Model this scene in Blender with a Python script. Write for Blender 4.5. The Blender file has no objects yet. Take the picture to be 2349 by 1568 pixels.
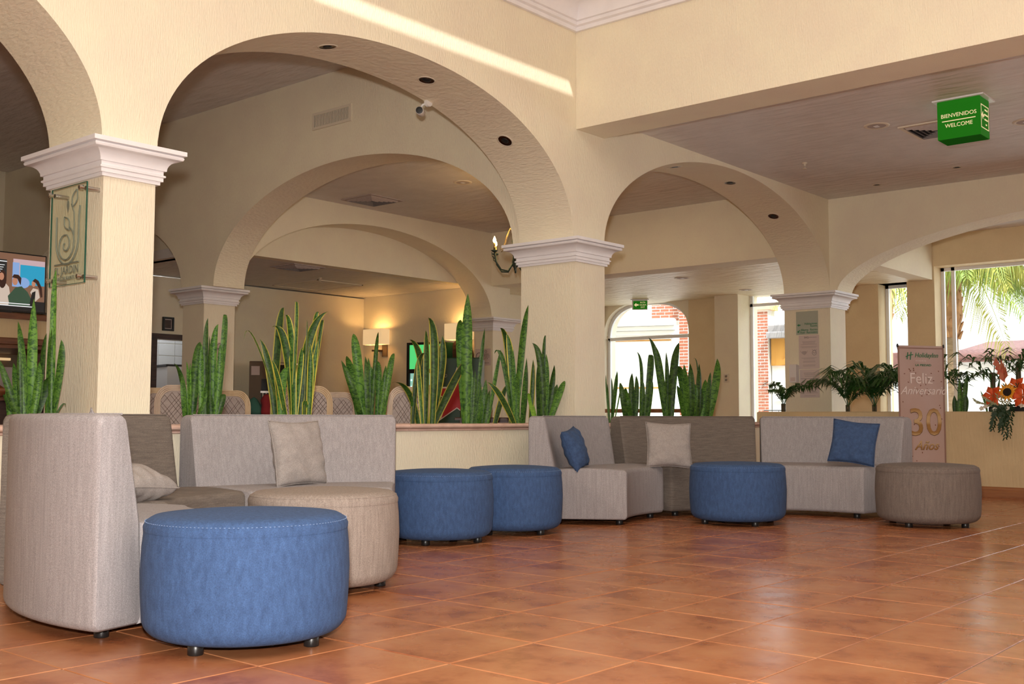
import bpy, math, random
from math import sin, cos, pi, sqrt, atan2, radians as RD
from mathutils import Vector, Matrix

random.seed(7)
sc = bpy.context.scene
COL = sc.collection

EXPOSURE = 0.12
SKY, SUN, FLASH, LOBBY, LOWBAY, REST1, REST2, LAMP, CHAND = 3.8, 4.5, 290, 285, 34, 26, 18, 7, 14

# ------------------------------------------------------------------ camera, world, sun, large lights, exposure
def cam_axes(yaw, pitch, roll):
    s, c = sin(yaw), cos(yaw)
    r = Vector((c, s, 0)); f = Vector((-s, c, 0)); u = Vector((0, 0, 1))
    f2 = f * cos(pitch) + u * sin(pitch); u2 = u * cos(pitch) - f * sin(pitch)
    return r * cos(roll) + u2 * sin(roll), u2 * cos(roll) - r * sin(roll), f2

cam = bpy.data.cameras.new('camera'); camo = bpy.data.objects.new('camera', cam); COL.objects.link(camo)
_r, _u, _f = cam_axes(0.706566, 0.0684008, 0.00245316)
camo.matrix_world = Matrix(((_r.x, _u.x, -_f.x, 0), (_r.y, _u.y, -_f.y, 0), (_r.z, _u.z, -_f.z, 0.835), (0, 0, 0, 1)))
cam.sensor_width = 36; cam.lens = 2503.1 * 36 / 2349; cam.clip_start = 0.05; cam.clip_end = 300
sc.camera = camo

sc.view_settings.view_transform = 'Standard'
sc.view_settings.look = 'None'
sc.view_settings.gamma = 1
sc.view_settings.use_curve_mapping = False
sc.view_settings.exposure = EXPOSURE

w = bpy.data.worlds.new('daylight'); sc.world = w; w.use_nodes = True
bg = w.node_tree.nodes['Background']; bg.inputs[0].default_value = (0.86, 0.93, 1, 1); bg.inputs[1].default_value = SKY

def light(name, kind, loc, energy, color=(1, 1, 1), target=None, **kw):
    l = bpy.data.lights.new(name, kind); l.energy = energy; l.color = color
    for k, v in kw.items(): setattr(l, k, v)
    o = bpy.data.objects.new(name, l); COL.objects.link(o); o.location = loc
    if target is not None:
        d = Vector(target) - Vector(loc)
        o.rotation_euler = d.to_track_quat('-Z', 'Y').to_euler()
    return o

SUND = Vector((-0.55, 0.40, -0.80)).normalized()
light('sun', 'SUN', (0, 0, 20), SUN, (1, .95, .86), target=Vector((0, 0, 20)) + SUND, angle=RD(0.6))
# the photographer's flash above the lens, and the daylight that falls into the tall lobby from its roof lights
light('camera_flash', 'AREA', (-0.02, -0.02, 0.835 + 0.24), FLASH, (1, .96, .91), target=(-4.2, 5.2, 2.0), size=0.10)
light('lobby_skylight', 'AREA', (-0.8, 2.4, 5.75), LOBBY, (1, .95, .88), target=(-1.2, 2.6, 0), shape='RECTANGLE', size=6.0, size_y=7.0)
light('lobby_low_light', 'AREA', (1.5, 10.2, 3.45), LOWBAY, (1, .92, .82), target=(1.5, 10.2, 0), shape='RECTANGLE', size=5.0, size_y=3.0)
light('restaurant_fill', 'AREA', (-9.0, 4.2, 4.55), REST1, (1, .82, .60), target=(-9.0, 4.2, 0), shape='RECTANGLE', size=4.0, size_y=5.0)  # unseen area lamp, added to lift the bay behind the big arch
light('restaurant_fill', 'AREA', (-9.0, 10.6, 3.70), REST2, (1, .80, .56), target=(-9.0, 10.6, 0), shape='RECTANGLE', size=3.5, size_y=3.5)  # second added lamp, also unseen, brightens the bay past the vented arch

light('kitchen_fill', 'POINT', (-15.45, 9.3, 2.6), 22, (.9, .95, 1), shadow_soft_size=.3)  # unseen lamp added to brighten the tiled wall behind the doorway

# ------------------------------------------------------------------ materials
MATS = {}
def mat(name, col, rough=.6, col2=None, nscale=5, stretch=(1, 1, 1), detail=4, contrast=(.35, .65), bscale=None, bstretch=(1, 1, 1),
        bstr=.3, bdist=.01, metal=0, emit=None, estr=0, spec=.5, coat=0, uv=False, weave=0, sheen=0):
    m = bpy.data.materials.new(name); m.use_nodes = True; MATS[name] = m
    nt = m.node_tree; N = nt.nodes; L = nt.links; b = N['Principled BSDF']
    b.inputs['Base Color'].default_value = (*col, 1); b.inputs['Roughness'].default_value = rough
    b.inputs['Metallic'].default_value = metal; b.inputs['Specular IOR Level'].default_value = spec
    if coat: b.inputs['Coat Weight'].default_value = coat; b.inputs['Coat Roughness'].default_value = .12
    if sheen: b.inputs['Sheen Weight'].default_value = sheen; b.inputs['Sheen Roughness'].default_value = .5
    if emit: b.inputs['Emission Color'].default_value = (*emit, 1); b.inputs['Emission Strength'].default_value = estr
    tc = N.new('ShaderNodeTexCoord')
    def noise(scale, st, det):
        mp = N.new('ShaderNodeMapping'); mp.inputs['Scale'].default_value = st
        L.new(tc.outputs['UV' if uv else 'Object'], mp.inputs[0])
        n = N.new('ShaderNodeTexNoise'); n.inputs['Scale'].default_value = scale; n.inputs['Detail'].default_value = det
        L.new(mp.outputs[0], n.inputs['Vector']); return n
    if col2 is not None:
        n = noise(nscale, stretch, detail)
        r = N.new('ShaderNodeValToRGB'); r.color_ramp.elements[0].position = contrast[0]; r.color_ramp.elements[1].position = contrast[1]
        r.color_ramp.elements[0].color = (*col2, 1); r.color_ramp.elements[1].color = (*col, 1)
        L.new(n.outputs['Fac'], r.inputs[0]); out = r.outputs[0]
        if weave:
            n2 = noise(weave, (1, 1, 1), 2)
            mx = N.new('ShaderNodeMix'); mx.data_type = 'RGBA'; mx.blend_type = 'OVERLAY'; mx.inputs[0].default_value = .55
            L.new(out, mx.inputs[6]); L.new(n2.outputs['Fac'], mx.inputs[7]); out = mx.outputs[2]
        L.new(out, b.inputs['Base Color'])
    if bscale:
        n = noise(bscale, bstretch, 5)
        bp = N.new('ShaderNodeBump'); bp.inputs['Strength'].default_value = bstr; bp.inputs['Distance'].default_value = bdist
        L.new(n.outputs['Fac'], bp.inputs['Height']); L.new(bp.outputs[0], b.inputs['Normal'])
    return m

CREAM = (.88, .80, .605)
mat('plaster', CREAM, .75, col2=(.85, .755, .585), nscale=3, bscale=95, bstretch=(1.6, 1.6, .22), bstr=.55, bdist=.012)
mat('plaster_stroke', CREAM, .75, col2=(.85, .755, .585), nscale=3, bscale=55, bstretch=(.35, .35, 1.6), bstr=.6, bdist=.015)
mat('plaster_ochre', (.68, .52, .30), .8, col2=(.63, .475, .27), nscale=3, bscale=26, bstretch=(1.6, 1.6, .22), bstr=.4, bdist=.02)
mat('ceiling_plaster', (.74, .69, .66), .5, col2=(.68, .63, .60), nscale=4, bscale=7, bstretch=(.45, 1.7, 1), bstr=.9, bdist=.03)
mat('ceiling_rough', (.92, .82, .60), .4, col2=(.84, .73, .51), nscale=5, bscale=8, bstretch=(.4, 1.9, 1), bstr=1.0, bdist=.05)
mat('plaster_shaded', (.82, .66, .41), .75, col2=(.78, .62, .38), nscale=3, bscale=95, bstretch=(1.6, 1.6, .22), bstr=.55, bdist=.012)  # the cream wall plaster with the ochre of its shade put into the colour
mat('moulding_white', (.86, .83, .84), .5, col2=(.82, .79, .80), nscale=6)
mat('stone_pink', (.72, .49, .40), .65, col2=(.60, .39, .31), nscale=9, bscale=60, bstr=.3, bdist=.004)
mat('grout', (.16, .105, .08), .9, col2=(.36, .24, .17), nscale=.9, contrast=(.4, .6))
mat('wood', (.20, .075, .03), .4, col2=(.13, .045, .018), nscale=6, stretch=(1, 1, 8))
mat('wood_dark', (.07, .03, .02), .5, col2=(.04, .018, .012), nscale=6, stretch=(1, 1, 8))
mat('wood_orange', (.36, .15, .055), .4, col2=(.27, .10, .04), nscale=5, stretch=(.4, .4, 8))
FAB = dict(detail=6, contrast=(.3, .7), bscale=420, bstr=.25, bdist=.002, weave=260)
mat('fabric_grey', (.355, .325, .328), .9, col2=(.285, .26, .262), nscale=26, stretch=(3, 3, .22), **FAB)
mat('fabric_dark', (.19, .155, .13), .9, col2=(.13, .105, .088), nscale=26, stretch=(.4, .4, 5), **FAB)
mat('fabric_brown', (.335, .275, .235), .9, col2=(.25, .20, .17), nscale=30, stretch=(3, 3, .2), **FAB)
mat('fabric_umber', (.20, .16, .138), .9, col2=(.145, .115, .10), nscale=30, stretch=(3, 3, .25), **FAB)
mat('fabric_blue', (.047, .100, .232), .9, col2=(.031, .067, .162), nscale=30, stretch=(2, 2, .7), **FAB)
mat('fabric_navy', (.045, .09, .20), .9, col2=(.03, .06, .14), nscale=40, **FAB)
mat('fabric_beige', (.36, .32, .30), .9, col2=(.31, .275, .257), nscale=40, **FAB)
mat('stitch', (.17, .25, .42), .9)
mat('plastic_black', (.012, .011, .011), .35)
mat('black', (.01, .01, .01), .5)
mat('chrome', (.62, .58, .54), .25, metal=1)
mat('steel', (.55, .52, .50), .35, metal=1)
mat('white_paint', (.82, .80, .77), .5)
mat('white_metal', (.85, .86, .88), .35)
mat('bone', (.75, .66, .52), .5)
mat('soil', (.06, .04, .028), .95, col2=(.03, .02, .014), nscale=30, bscale=40, bstr=.8)
mat('rattan', (.74, .56, .36), .5, col2=(.64, .46, .28), nscale=20, stretch=(1, 1, .3))
mat('rattan_pale', (.70, .56, .44), .55, col2=(.62, .48, .37), nscale=20, stretch=(1, 1, .3))
mat('cane_dark', (.16, .11, .085), .7)
mat('cane_cloth', (.50, .42, .38), .85, col2=(.44, .36, .33), nscale=30)
mat('paper', (.66, .54, .50), .7)
mat('paper_white', (.78, .72, .70), .7)
mat('ink', (.22, .17, .16), .8)
mat('ink_pale', (.46, .37, .35), .8)
mat('sage', (.42, .44, .36), .6)
mat('green_ink', (.03, .22, .09), .6)
mat('green_box', (.012, .14, .010), .6, emit=(.015, .30, .006), estr=.26, spec=.15)
mat('green_box_dark', (.012, .10, .012), .8, emit=(.02, .16, .01), estr=.15, spec=0)
mat('letter_cream', (.80, .66, .42), .5, emit=(1, .80, .45), estr=.5)
mat('cooler_green', (.008, .045, .022), .3)
mat('cooler_light', (.1, .5, .25), .4, emit=(.10, .80, .22), estr=.7)
mat('cooler_glass_lit', (.3, .5, .45), .3, emit=(.30, .62, .50), estr=.7)
mat('led', (.9, 1, 1), .4, emit=(.7, 1, 1), estr=6)
mat('red', (.45, .012, .02), .4)
mat('bottle_green', (.10, .12, .035), .25)
mat('label_grey', (.28, .28, .24), .6)
mat('lampshade', (.85, .70, .48), .7, emit=(1, .66, .32), estr=.55)
mat('bulb', (1, .9, .7), .4, emit=(1, .62, .22), estr=22)
mat('brass', (.55, .38, .14), .3, metal=1)
mat('verdigris', (.035, .06, .045), .5)
mat('fridge_white', (.62, .60, .60), .4)
mat('cabinet_brown', (.16, .11, .065), .6)
mat('red_cloth', (.40, .04, .05), .9)
mat('teal_cloth', (.06, .20, .16), .9)
mat('tile_white', (.62, .64, .68), .35)
mat('brick', (.42, .15, .085), .85, col2=(.33, .11, .065), nscale=12, bscale=40, bstr=.4)
mat('mortar', (.70, .66, .60), .9)
mat('facade_white', (.85, .84, .80), .8, col2=(.80, .79, .75), nscale=1.2)
mat('facade_orange', (.56, .28, .055), .8, col2=(.48, .22, .04), nscale=2, stretch=(3, 3, .4))
mat('facade_peach', (.80, .48, .28), .8)
mat('cornice_grey', (.30, .28, .28), .8)
mat('roof_tile', (.19, .085, .07), .8, col2=(.14, .06, .05), nscale=8)
mat('ground_paving', (.70, .68, .64), .9, col2=(.62, .60, .56), nscale=2)
mat('iron', (.02, .022, .025), .5)
mat('curtain', (.62, .64, .66), .8)
mat('palm_bark', (.42, .30, .20), .9, col2=(.28, .19, .12), nscale=8, stretch=(1, 1, 3), bscale=12, bstr=.6)
mat('palm_husk', (.45, .24, .11), .9, col2=(.30, .15, .07), nscale=8)
mat('palm_leaf', (.28, .36, .05), .55, col2=(.16, .26, .04), nscale=3)
mat('palm_yellow', (.48, .46, .09), .55, col2=(.34, .38, .07), nscale=3)
mat('kentia', (.022, .075, .014), .4, col2=(.035, .11, .018), nscale=9)
mat('kentia_stem', (.10, .075, .035), .7)
mat('orange_petal', (.80, .13, .02), .5, col2=(.70, .07, .015), nscale=20)
mat('yellow_petal', (.85, .36, .015), .5)
mat('flower_disc', (.02, .010, .006), .9)
mat('bract_red', (.55, .10, .05), .5, col2=(.60, .25, .12), nscale=14)
mat('pale_leaf', (.36, .36, .20), .7)
mat('fern_dark', (.015, .045, .012), .6)
mat('white_petal', (.82, .76, .64), .6)
mat('tip_tan', (.34, .22, .08), .7)
mat('banner_pink', (.62, .47, .44), .5, col2=(.53, .36, .30), nscale=1.6, contrast=(.3, .75))
mat('banner_edge', (.33, .19, .15), .5)
mat('banner_white', (.88, .76, .72), .4)
mat('gold', (.42, .22, .07), .35, col2=(.66, .46, .24), nscale=9, stretch=(0, 1, 0), detail=0, contrast=(.42, .58))
mat('gold_shade', (.16, .07, .025), .5)
mat('reflector_dark', (.10, .08, .085), .25, metal=1)
mat('confetti', (.22, .07, .03), .5)
for nm, c in dict(tv_wall=(.20, .10, .06), tv_teal=(.02, .30, .48), tv_sky=(.22, .35, .62), tv_board=(.02, .02, .02), tv_hair=(.035, .012, .008), tv_skin=(.45, .20, .12),
                  tv_cream=(.55, .44, .36), tv_green=(.035, .07, .04), tv_black=(.012, .010, .010), tv_white=(.75, .75, .75), tv_rose=(.52, .36, .38), tv_table=(.36, .17, .09)).items():
    mat(nm, (.0, .0, .0), .3, emit=c, estr=1.0)

def glass_mat(name, tint, gloss):
    m = bpy.data.materials.new(name); m.use_nodes = True; MATS[name] = m
    N = m.node_tree.nodes; L = m.node_tree.links; N.remove(N['Principled BSDF'])
    t = N.new('ShaderNodeBsdfTransparent'); t.inputs[0].default_value = (*tint, 1)
    g = N.new('ShaderNodeBsdfGlossy'); g.inputs['Roughness'].default_value = .02
    mx = N.new('ShaderNodeMixShader'); fr = N.new('ShaderNodeLayerWeight'); fr.inputs[0].default_value = .5
    mu = N.new('ShaderNodeMath'); mu.operation = 'MULTIPLY'; mu.inputs[1].default_value = gloss
    pw = N.new('ShaderNodeMath'); pw.operation = 'POWER'; pw.inputs[1].default_value = 4; ad = N.new('ShaderNodeMath'); ad.operation = 'ADD'; ad.inputs[1].default_value = .035
    L.new(fr.outputs['Facing'], pw.inputs[0]); L.new(pw.outputs[0], ad.inputs[0]); L.new(ad.outputs[0], mu.inputs[0]); L.new(mu.outputs[0], mx.inputs[0]); L.new(t.outputs[0], mx.inputs[1]); L.new(g.outputs[0], mx.inputs[2])
    L.new(mx.outputs[0], N['Material Output'].inputs[0]); return m
glass_mat('window_glass', (.97, .98, .98), .8)
glass_mat('sign_glass', (.95, .97, .93), .45)
mat('glass_edge', (.02, .09, .06), .2)
mat('etching', (.20, .22, .17), 1, spec=0)

def tile_mat():
    m = mat('terracotta_tile', (.50, .20, .075), .2, spec=.5)
    nt = m.node_tree; N = nt.nodes; L = nt.links; b = N['Principled BSDF']
    oi = N.new('ShaderNodeObjectInfo'); tc = N.new('ShaderNodeTexCoord')
    geo = N.new('ShaderNodeNewGeometry')
    mp = N.new('ShaderNodeVectorMath'); mp.operation = 'MULTIPLY'; mp.inputs[1].default_value = (1, 1, 0)
    L.new(geo.outputs['Position'], mp.inputs[0])
    cmb = N.new('ShaderNodeCombineXYZ'); rv = N.new('ShaderNodeMath'); rv.operation = 'MULTIPLY'; rv.inputs[1].default_value = 17
    L.new(oi.outputs['Random'], rv.inputs[0]); L.new(rv.outputs[0], cmb.inputs[2])
    ad = N.new('ShaderNodeVectorMath'); L.new(mp.outputs[0], ad.inputs[0]); L.new(cmb.outputs[0], ad.inputs[1])
    n = N.new('ShaderNodeTexNoise'); n.inputs['Scale'].default_value = 3.4; n.inputs['Detail'].default_value = 6; n.inputs['Roughness'].default_value = .62
    L.new(ad.outputs[0], n.inputs['Vector'])
    r = N.new('ShaderNodeValToRGB'); e = r.color_ramp.elements
    e[0].position = .33; e[0].color = (.265, .080, .032, 1); e[1].position = .70; e[1].color = (.46, .195, .085, 1)
    x = r.color_ramp.elements.new(.47); x.color = (.385, .140, .056, 1)
    L.new(n.outputs['Fac'], r.inputs[0]); L.new(r.outputs[0], b.inputs['Base Color'])
    n2 = N.new('ShaderNodeTexNoise'); n2.inputs['Scale'].default_value = 7; L.new(ad.outputs[0], n2.inputs['Vector'])
    rr = N.new('ShaderNodeMapRange'); rr.inputs[3].default_value = .16; rr.inputs[4].default_value = .34
    L.new(n2.outputs['Fac'], rr.inputs[0]); L.new(rr.outputs[0], b.inputs['Roughness'])
    bp = N.new('ShaderNodeBump'); bp.inputs['Strength'].default_value = .12; bp.inputs['Distance'].default_value = .01
    L.new(n2.outputs['Fac'], bp.inputs['Height']); L.new(bp.outputs[0], b.inputs['Normal'])
tile_mat()

def leaf_mat(name, dark, light, edge=None, scale=1.0):
    m = bpy.data.materials.new(name); m.use_nodes = True; MATS[name] = m
    nt = m.node_tree; N = nt.nodes; L = nt.links; b = N['Principled BSDF']; b.inputs['Roughness'].default_value = .48; b.inputs['Specular IOR Level'].default_value = .35
    uv = N.new('ShaderNodeUVMap'); oi = N.new('ShaderNodeObjectInfo')
    mp = N.new('ShaderNodeMapping'); mp.inputs['Scale'].default_value = (1.4, 26, 1); L.new(uv.outputs[0], mp.inputs[0]); L.new(oi.outputs['Random'], mp.inputs['Location'])
    n = N.new('ShaderNodeTexNoise'); n.inputs['Scale'].default_value = 1.3; n.inputs['Detail'].default_value = 5; n.inputs['Distortion'].default_value = 1.2
    L.new(mp.outputs[0], n.inputs['Vector'])
    r = N.new('ShaderNodeValToRGB'); r.color_ramp.elements[0].position = .40; r.color_ramp.elements[1].position = .58
    r.color_ramp.elements[0].color = (*dark, 1); r.color_ramp.elements[1].color = (*light, 1); L.new(n.outputs['Fac'], r.inputs[0])
    out = r.outputs[0]
    if edge:
        sx = N.new('ShaderNodeSeparateXYZ'); L.new(uv.outputs[0], sx.inputs[0])
        s1 = N.new('ShaderNodeMath'); s1.operation = 'SUBTRACT'; s1.inputs[1].default_value = .5; L.new(sx.outputs[0], s1.inputs[0])
        a = N.new('ShaderNodeMath'); a.operation = 'ABSOLUTE'; L.new(s1.outputs[0], a.inputs[0])
        g = N.new('ShaderNodeMath'); g.operation = 'GREATER_THAN'; g.inputs[1].default_value = .385; L.new(a.outputs[0], g.inputs[0])
        mx = N.new('ShaderNodeMix'); mx.data_type = 'RGBA'; L.new(g.outputs[0], mx.inputs[0]); L.new(out, mx.inputs[6]); mx.inputs[7].default_value = (*edge, 1); out = mx.outputs[2]
    mr = N.new('ShaderNodeMapRange'); mr.inputs[3].default_value = .45; mr.inputs[4].default_value = 1.2; L.new(oi.outputs['Random'], mr.inputs[0])
    mm = N.new('ShaderNodeVectorMath'); mm.operation = 'SCALE'; L.new(out, mm.inputs[0]); L.new(mr.outputs[0], mm.inputs['Scale'])
    L.new(mm.outputs[0], b.inputs['Base Color'])
leaf_mat('snake_green', (.020, .075, .010), (.095, .215, .026))
leaf_mat('snake_edged', (.018, .060, .010), (.065, .15, .022), (.62, .52, .07))
leaf_mat('snake_lime', (.10, .22, .015), (.16, .30, .03))

# ------------------------------------------------------------------ mesh helpers
class MB:
    def __init__(s): s.v = []; s.f = []; s.uv = []; s.mi = []; s.cur = 0
    def vert(s, p): s.v.append(tuple(p)); return len(s.v) - 1
    def face(s, idx, uv=None): s.f.append(tuple(idx)); s.uv.append(uv); s.mi.append(s.cur)
    def box(s, x0, x1, y0, y1, z0, z1, M=None):
        P = [(x0, y0, z0), (x1, y0, z0), (x1, y1, z0), (x0, y1, z0), (x0, y0, z1), (x1, y0, z1), (x1, y1, z1), (x0, y1, z1)]
        if M is not None: P = [M @ Vector(p) for p in P]
        b = len(s.v); s.v += [tuple(p) for p in P]
        for q in ((0, 3, 2, 1), (4, 5, 6, 7), (0, 1, 5, 4), (1, 2, 6, 5), (2, 3, 7, 6), (3, 0, 4, 7)): s.face([b + i for i in q])
        return s
    def cham(s, x0, x1, y0, y1, z0, z1, c):      # a box whose upper edge is chamfered
        b = len(s.v)
        s.v += [(x0, y0, z0), (x1, y0, z0), (x1, y1, z0), (x0, y1, z0), (x0, y0, z1 - c), (x1, y0, z1 - c), (x1, y1, z1 - c), (x0, y1, z1 - c),
                (x0 + c, y0 + c, z1), (x1 - c, y0 + c, z1), (x1 - c, y1 - c, z1), (x0 + c, y1 - c, z1)]
        for q in ((0, 3, 2, 1), (8, 9, 10, 11), (0, 1, 5, 4), (1, 2, 6, 5), (2, 3, 7, 6), (3, 0, 4, 7), (4, 5, 9, 8), (5, 6, 10, 9), (6, 7, 11, 10), (7, 4, 8, 11)): s.face([b + i for i in q])
        return s
    def rings(s, R, closed=True, cap0=True, cap1=True, loop=False):
        n = len(R[0]); b = len(s.v)
        for r in R: s.v += [tuple(p) for p in r]
        m = len(R)
        for i in range(m if loop else m - 1):
            j = (i + 1) % m
            for k in range(n if closed else n - 1):
                l = (k + 1) % n
                s.face((b + i * n + k, b + i * n + l, b + j * n + l, b + j * n + k), ((k / n, i / (m - 1 or 1)), ((k + 1) / n, i / (m - 1 or 1)), ((k + 1) / n, (i + 1) / (m - 1 or 1)), (k / n, (i + 1) / (m - 1 or 1))))
        if closed and cap0 and not loop: s.face([b + k for k in range(n)][::-1])
        if closed and cap1 and not loop: s.face([b + (m - 1) * n + k for k in range(n)])
        return s
    def lathe(s, prof, n=24, M=None, cap0=True, cap1=True):
        R = []
        for r, z in prof:
            ring = [Vector((r * cos(2 * pi * k / n), r * sin(2 * pi * k / n), z)) for k in range(n)]
            if M is not None: ring = [M @ p for p in ring]
            R.append(ring)
        return s.rings(R, True, cap0, cap1)
    def tube(s, path, r, n=8, cap=True):
        P = [Vector(p) for p in path]; R = []; rad = r if isinstance(r, (list, tuple)) else [r] * len(P)
        up = None
        for i, p in enumerate(P):
            t = (P[min(i + 1, len(P) - 1)] - P[max(i - 1, 0)]).normalized()
            if up is None:
                up = Vector((0, 0, 1)) if abs(t.z) < .9 else Vector((1, 0, 0))
            a = t.cross(up); a = a.normalized() if a.length > 1e-6 else Vector((1, 0, 0)); up = a.cross(t).normalized()
            R.append([p + (a * cos(2 * pi * k / n) + up * sin(2 * pi * k / n)) * rad[i] for k in range(n)])
        return s.rings(R, True, cap, cap)
    def prism(s, poly, z0, z1, M=None):
        lo = [Vector((x, y, z0)) for x, y in poly]; hi = [Vector((x, y, z1)) for x, y in poly]
        if M is not None: lo = [M @ p for p in lo]; hi = [M @ p for p in hi]
        return s.rings([lo, hi])
    def quad(s, a, b, c, d, uv=None): i = len(s.v); s.v += [tuple(a), tuple(b), tuple(c), tuple(d)]; s.face((i, i + 1, i + 2, i + 3), uv)
    def mesh(s, name, m, smooth=False):
        me = bpy.data.meshes.new(name); me.from_pydata(s.v, [], s.f)
        for x in (m if isinstance(m, (list, tuple)) else [m]): me.materials.append(MATS[x])
        if any(u for u in s.uv):
            ul = me.uv_layers.new(name='UVMap'); i = 0
            for f, u in zip(s.f, s.uv):
                for k in range(len(f)):
                    ul.data[i].uv = u[k] if u and k < len(u) else (0, 0); i += 1
        if len(set(s.mi)) > 1: me.polygons.foreach_set('material_index', s.mi)
        if smooth: me.polygons.foreach_set('use_smooth', [True] * len(s.f))
        me.update(); return me
    def build(s, name, m, parent=None, smooth=False, auto=None):
        me = s.mesh(name, m, smooth or auto is not None)
        o = bpy.data.objects.new(name, me); COL.objects.link(o)
        if parent is not None: o.parent = parent
        if auto is not None:
            try:
                import bmesh
                bm = bmesh.new(); bm.from_mesh(me)
                bmesh.ops.recalc_face_normals(bm, faces=bm.faces)
                for e in bm.edges:
                    if len(e.link_faces) == 2 and e.calc_face_angle(0) > RD(auto): e.smooth = False
                bm.to_mesh(me); bm.free()
            except Exception as ex: print(ex)
        return o

def tag(o, label=None, cat=None, group=None, kind=None):
    if label: o['label'] = label
    if cat: o['category'] = cat
    if group: o['group'] = group
    if kind: o['kind'] = kind
    return o
def thing(name, label, cat, loc=(0, 0, 0), rz=0, group=None):
    o = bpy.data.objects.new(name, None); COL.objects.link(o); o.empty_display_size = .1
    o.location = loc; o.rotation_euler = (0, 0, rz); return tag(o, label, cat, group)
def struct(o, label=None): o['kind'] = 'structure'; return tag(o, label)
def copy_tree(o, parent=None):
    c = o.copy(); COL.objects.link(c)
    if parent is not None: c.parent = parent
    for ch in list(o.children): copy_tree(ch, c)
    return c
def sell(t, n): return max(0, 1 - abs(t) ** n) ** (1 / n)
def text(body, size, loc, rot, m, parent, ext=.002, align='CENTER', shear=0, name='lettering', sx=1):
    c = bpy.data.curves.new(name, 'FONT'); c.body = body; c.size = size; c.extrude = ext; c.align_x = align; c.align_y = 'CENTER'; c.shear = shear
    c.resolution_u = 3; tmp = bpy.data.objects.new(name, c)
    me = bpy.data.meshes.new_from_object(tmp); bpy.data.objects.remove(tmp); bpy.data.curves.remove(c); me.materials.clear(); me.materials.append(MATS[m])
    o = bpy.data.objects.new(name, me); COL.objects.link(o); o.location = loc; o.rotation_euler = rot; o.scale = (sx, 1, 1)
    if parent is not None: o.parent = parent
    return o
RYM = (pi / 2, 0, 0)          # lettering on a face that looks to -Y
RXP = (pi / 2, 0, pi / 2)     # lettering on a face that looks to +X

# ------------------------------------------------------------------ the setting
X1, X1B = -5.824, -6.448            # arcade wall between lobby and restaurant
SPR = 2.416                         # springing of every arch = top of the capitals

def arch_wall(name, axis, u0, u1, t0, t1, ztop, arches, m=('plaster', 'plaster_stroke'), zb=SPR):
    us = {u0, u1}
    for uc, half, rise, n in arches:
        for k in range(65):
            a = -cos(pi * k / 64) * half; us.add(round(uc + a, 5))
    us = sorted(u for u in us if u0 <= u <= u1)
    def low(u):
        z = zb
        for uc, half, rise, n in arches:
            if abs(u - uc) < half: z = zb + rise * sell((u - uc) / half, n)
        return z
    P = (lambda t, u, z: (t, u, z)) if axis == 'y' else (lambda t, u, z: (u, t, z))
    b = MB()
    for a, c in zip(us[:-1], us[1:]):
        za, zc = low(a), low(c); b.cur = 0
        for t in (t0, t1): b.quad(P(t, a, za), P(t, c, zc), P(t, c, ztop), P(t, a, ztop))
        b.cur = 1; b.quad(P(t0, a, za), P(t0, c, zc), P(t1, c, zc), P(t1, a, za)); b.cur = 0
        b.quad(P(t0, a, ztop), P(t0, c, ztop), P(t1, c, ztop), P(t1, a, ztop))
    for u in (u0, u1): b.quad(P(t0, u, low(u)), P(t1, u, low(u)), P(t1, u, ztop), P(t0, u, ztop))
    return struct(b.build(name, m))

def slab(name, x0, x1, y0, y1, z0, z1, m='plaster'):
    return struct(MB().box(x0, x1, y0, y1, z0, z1).build(name, m))

# floor: a bed of grout that carries single tiles
FX0, FY0, FSX, FSY = -1.2467, 3.6305, .4534, .45
floor = slab('floor', -17.2, 6.2, -3.2, 17.2, -.15, -.0035, 'grout')
tm = MB().cham(-FSX / 2 + .0032, FSX / 2 - .0032, -FSY / 2 + .0032, FSY / 2 - .0032, -.010, 0, .0022).mesh('tile', 'terracotta_tile')
cand = []
for i in range(-36, 16):
    for j in range(-15, 31):
        x, y = FX0 + (i + .5) * FSX, FY0 + (j + .5) * FSY
        if not (-17.1 < x < 6.1 and -3.1 < y < 17.1): continue
        az = math.degrees(atan2(-x, y)); r = sqrt(x * x + y * y)
        seen = 12 < az < 68 and r > 2.6 and y > 0 and -5.6 < x and y < 12.0
        cand.append((0 if seen else 1, r, x, y))
cand.sort()
singles = [c for c in cand[:300] if c[0] == 0]
fld = MB()
for c in cand:
    if c in singles:
        o = bpy.data.objects.new('tile', tm); COL.objects.link(o); o.parent = floor
        o.location = (c[2], c[3], random.uniform(-.0006, .0006)); o.rotation_euler = (random.uniform(-.0012, .0012), random.uniform(-.0012, .0012), 0)
    else:
        fld.box(c[2] - FSX / 2 + .0032, c[2] + FSX / 2 - .0032, c[3] - FSY / 2 + .0032, c[3] + FSY / 2 - .0032, -.010, 0)
fo = fld.build('tile_field', 'terracotta_tile', floor); fo['kind'] = 'stuff'

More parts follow.
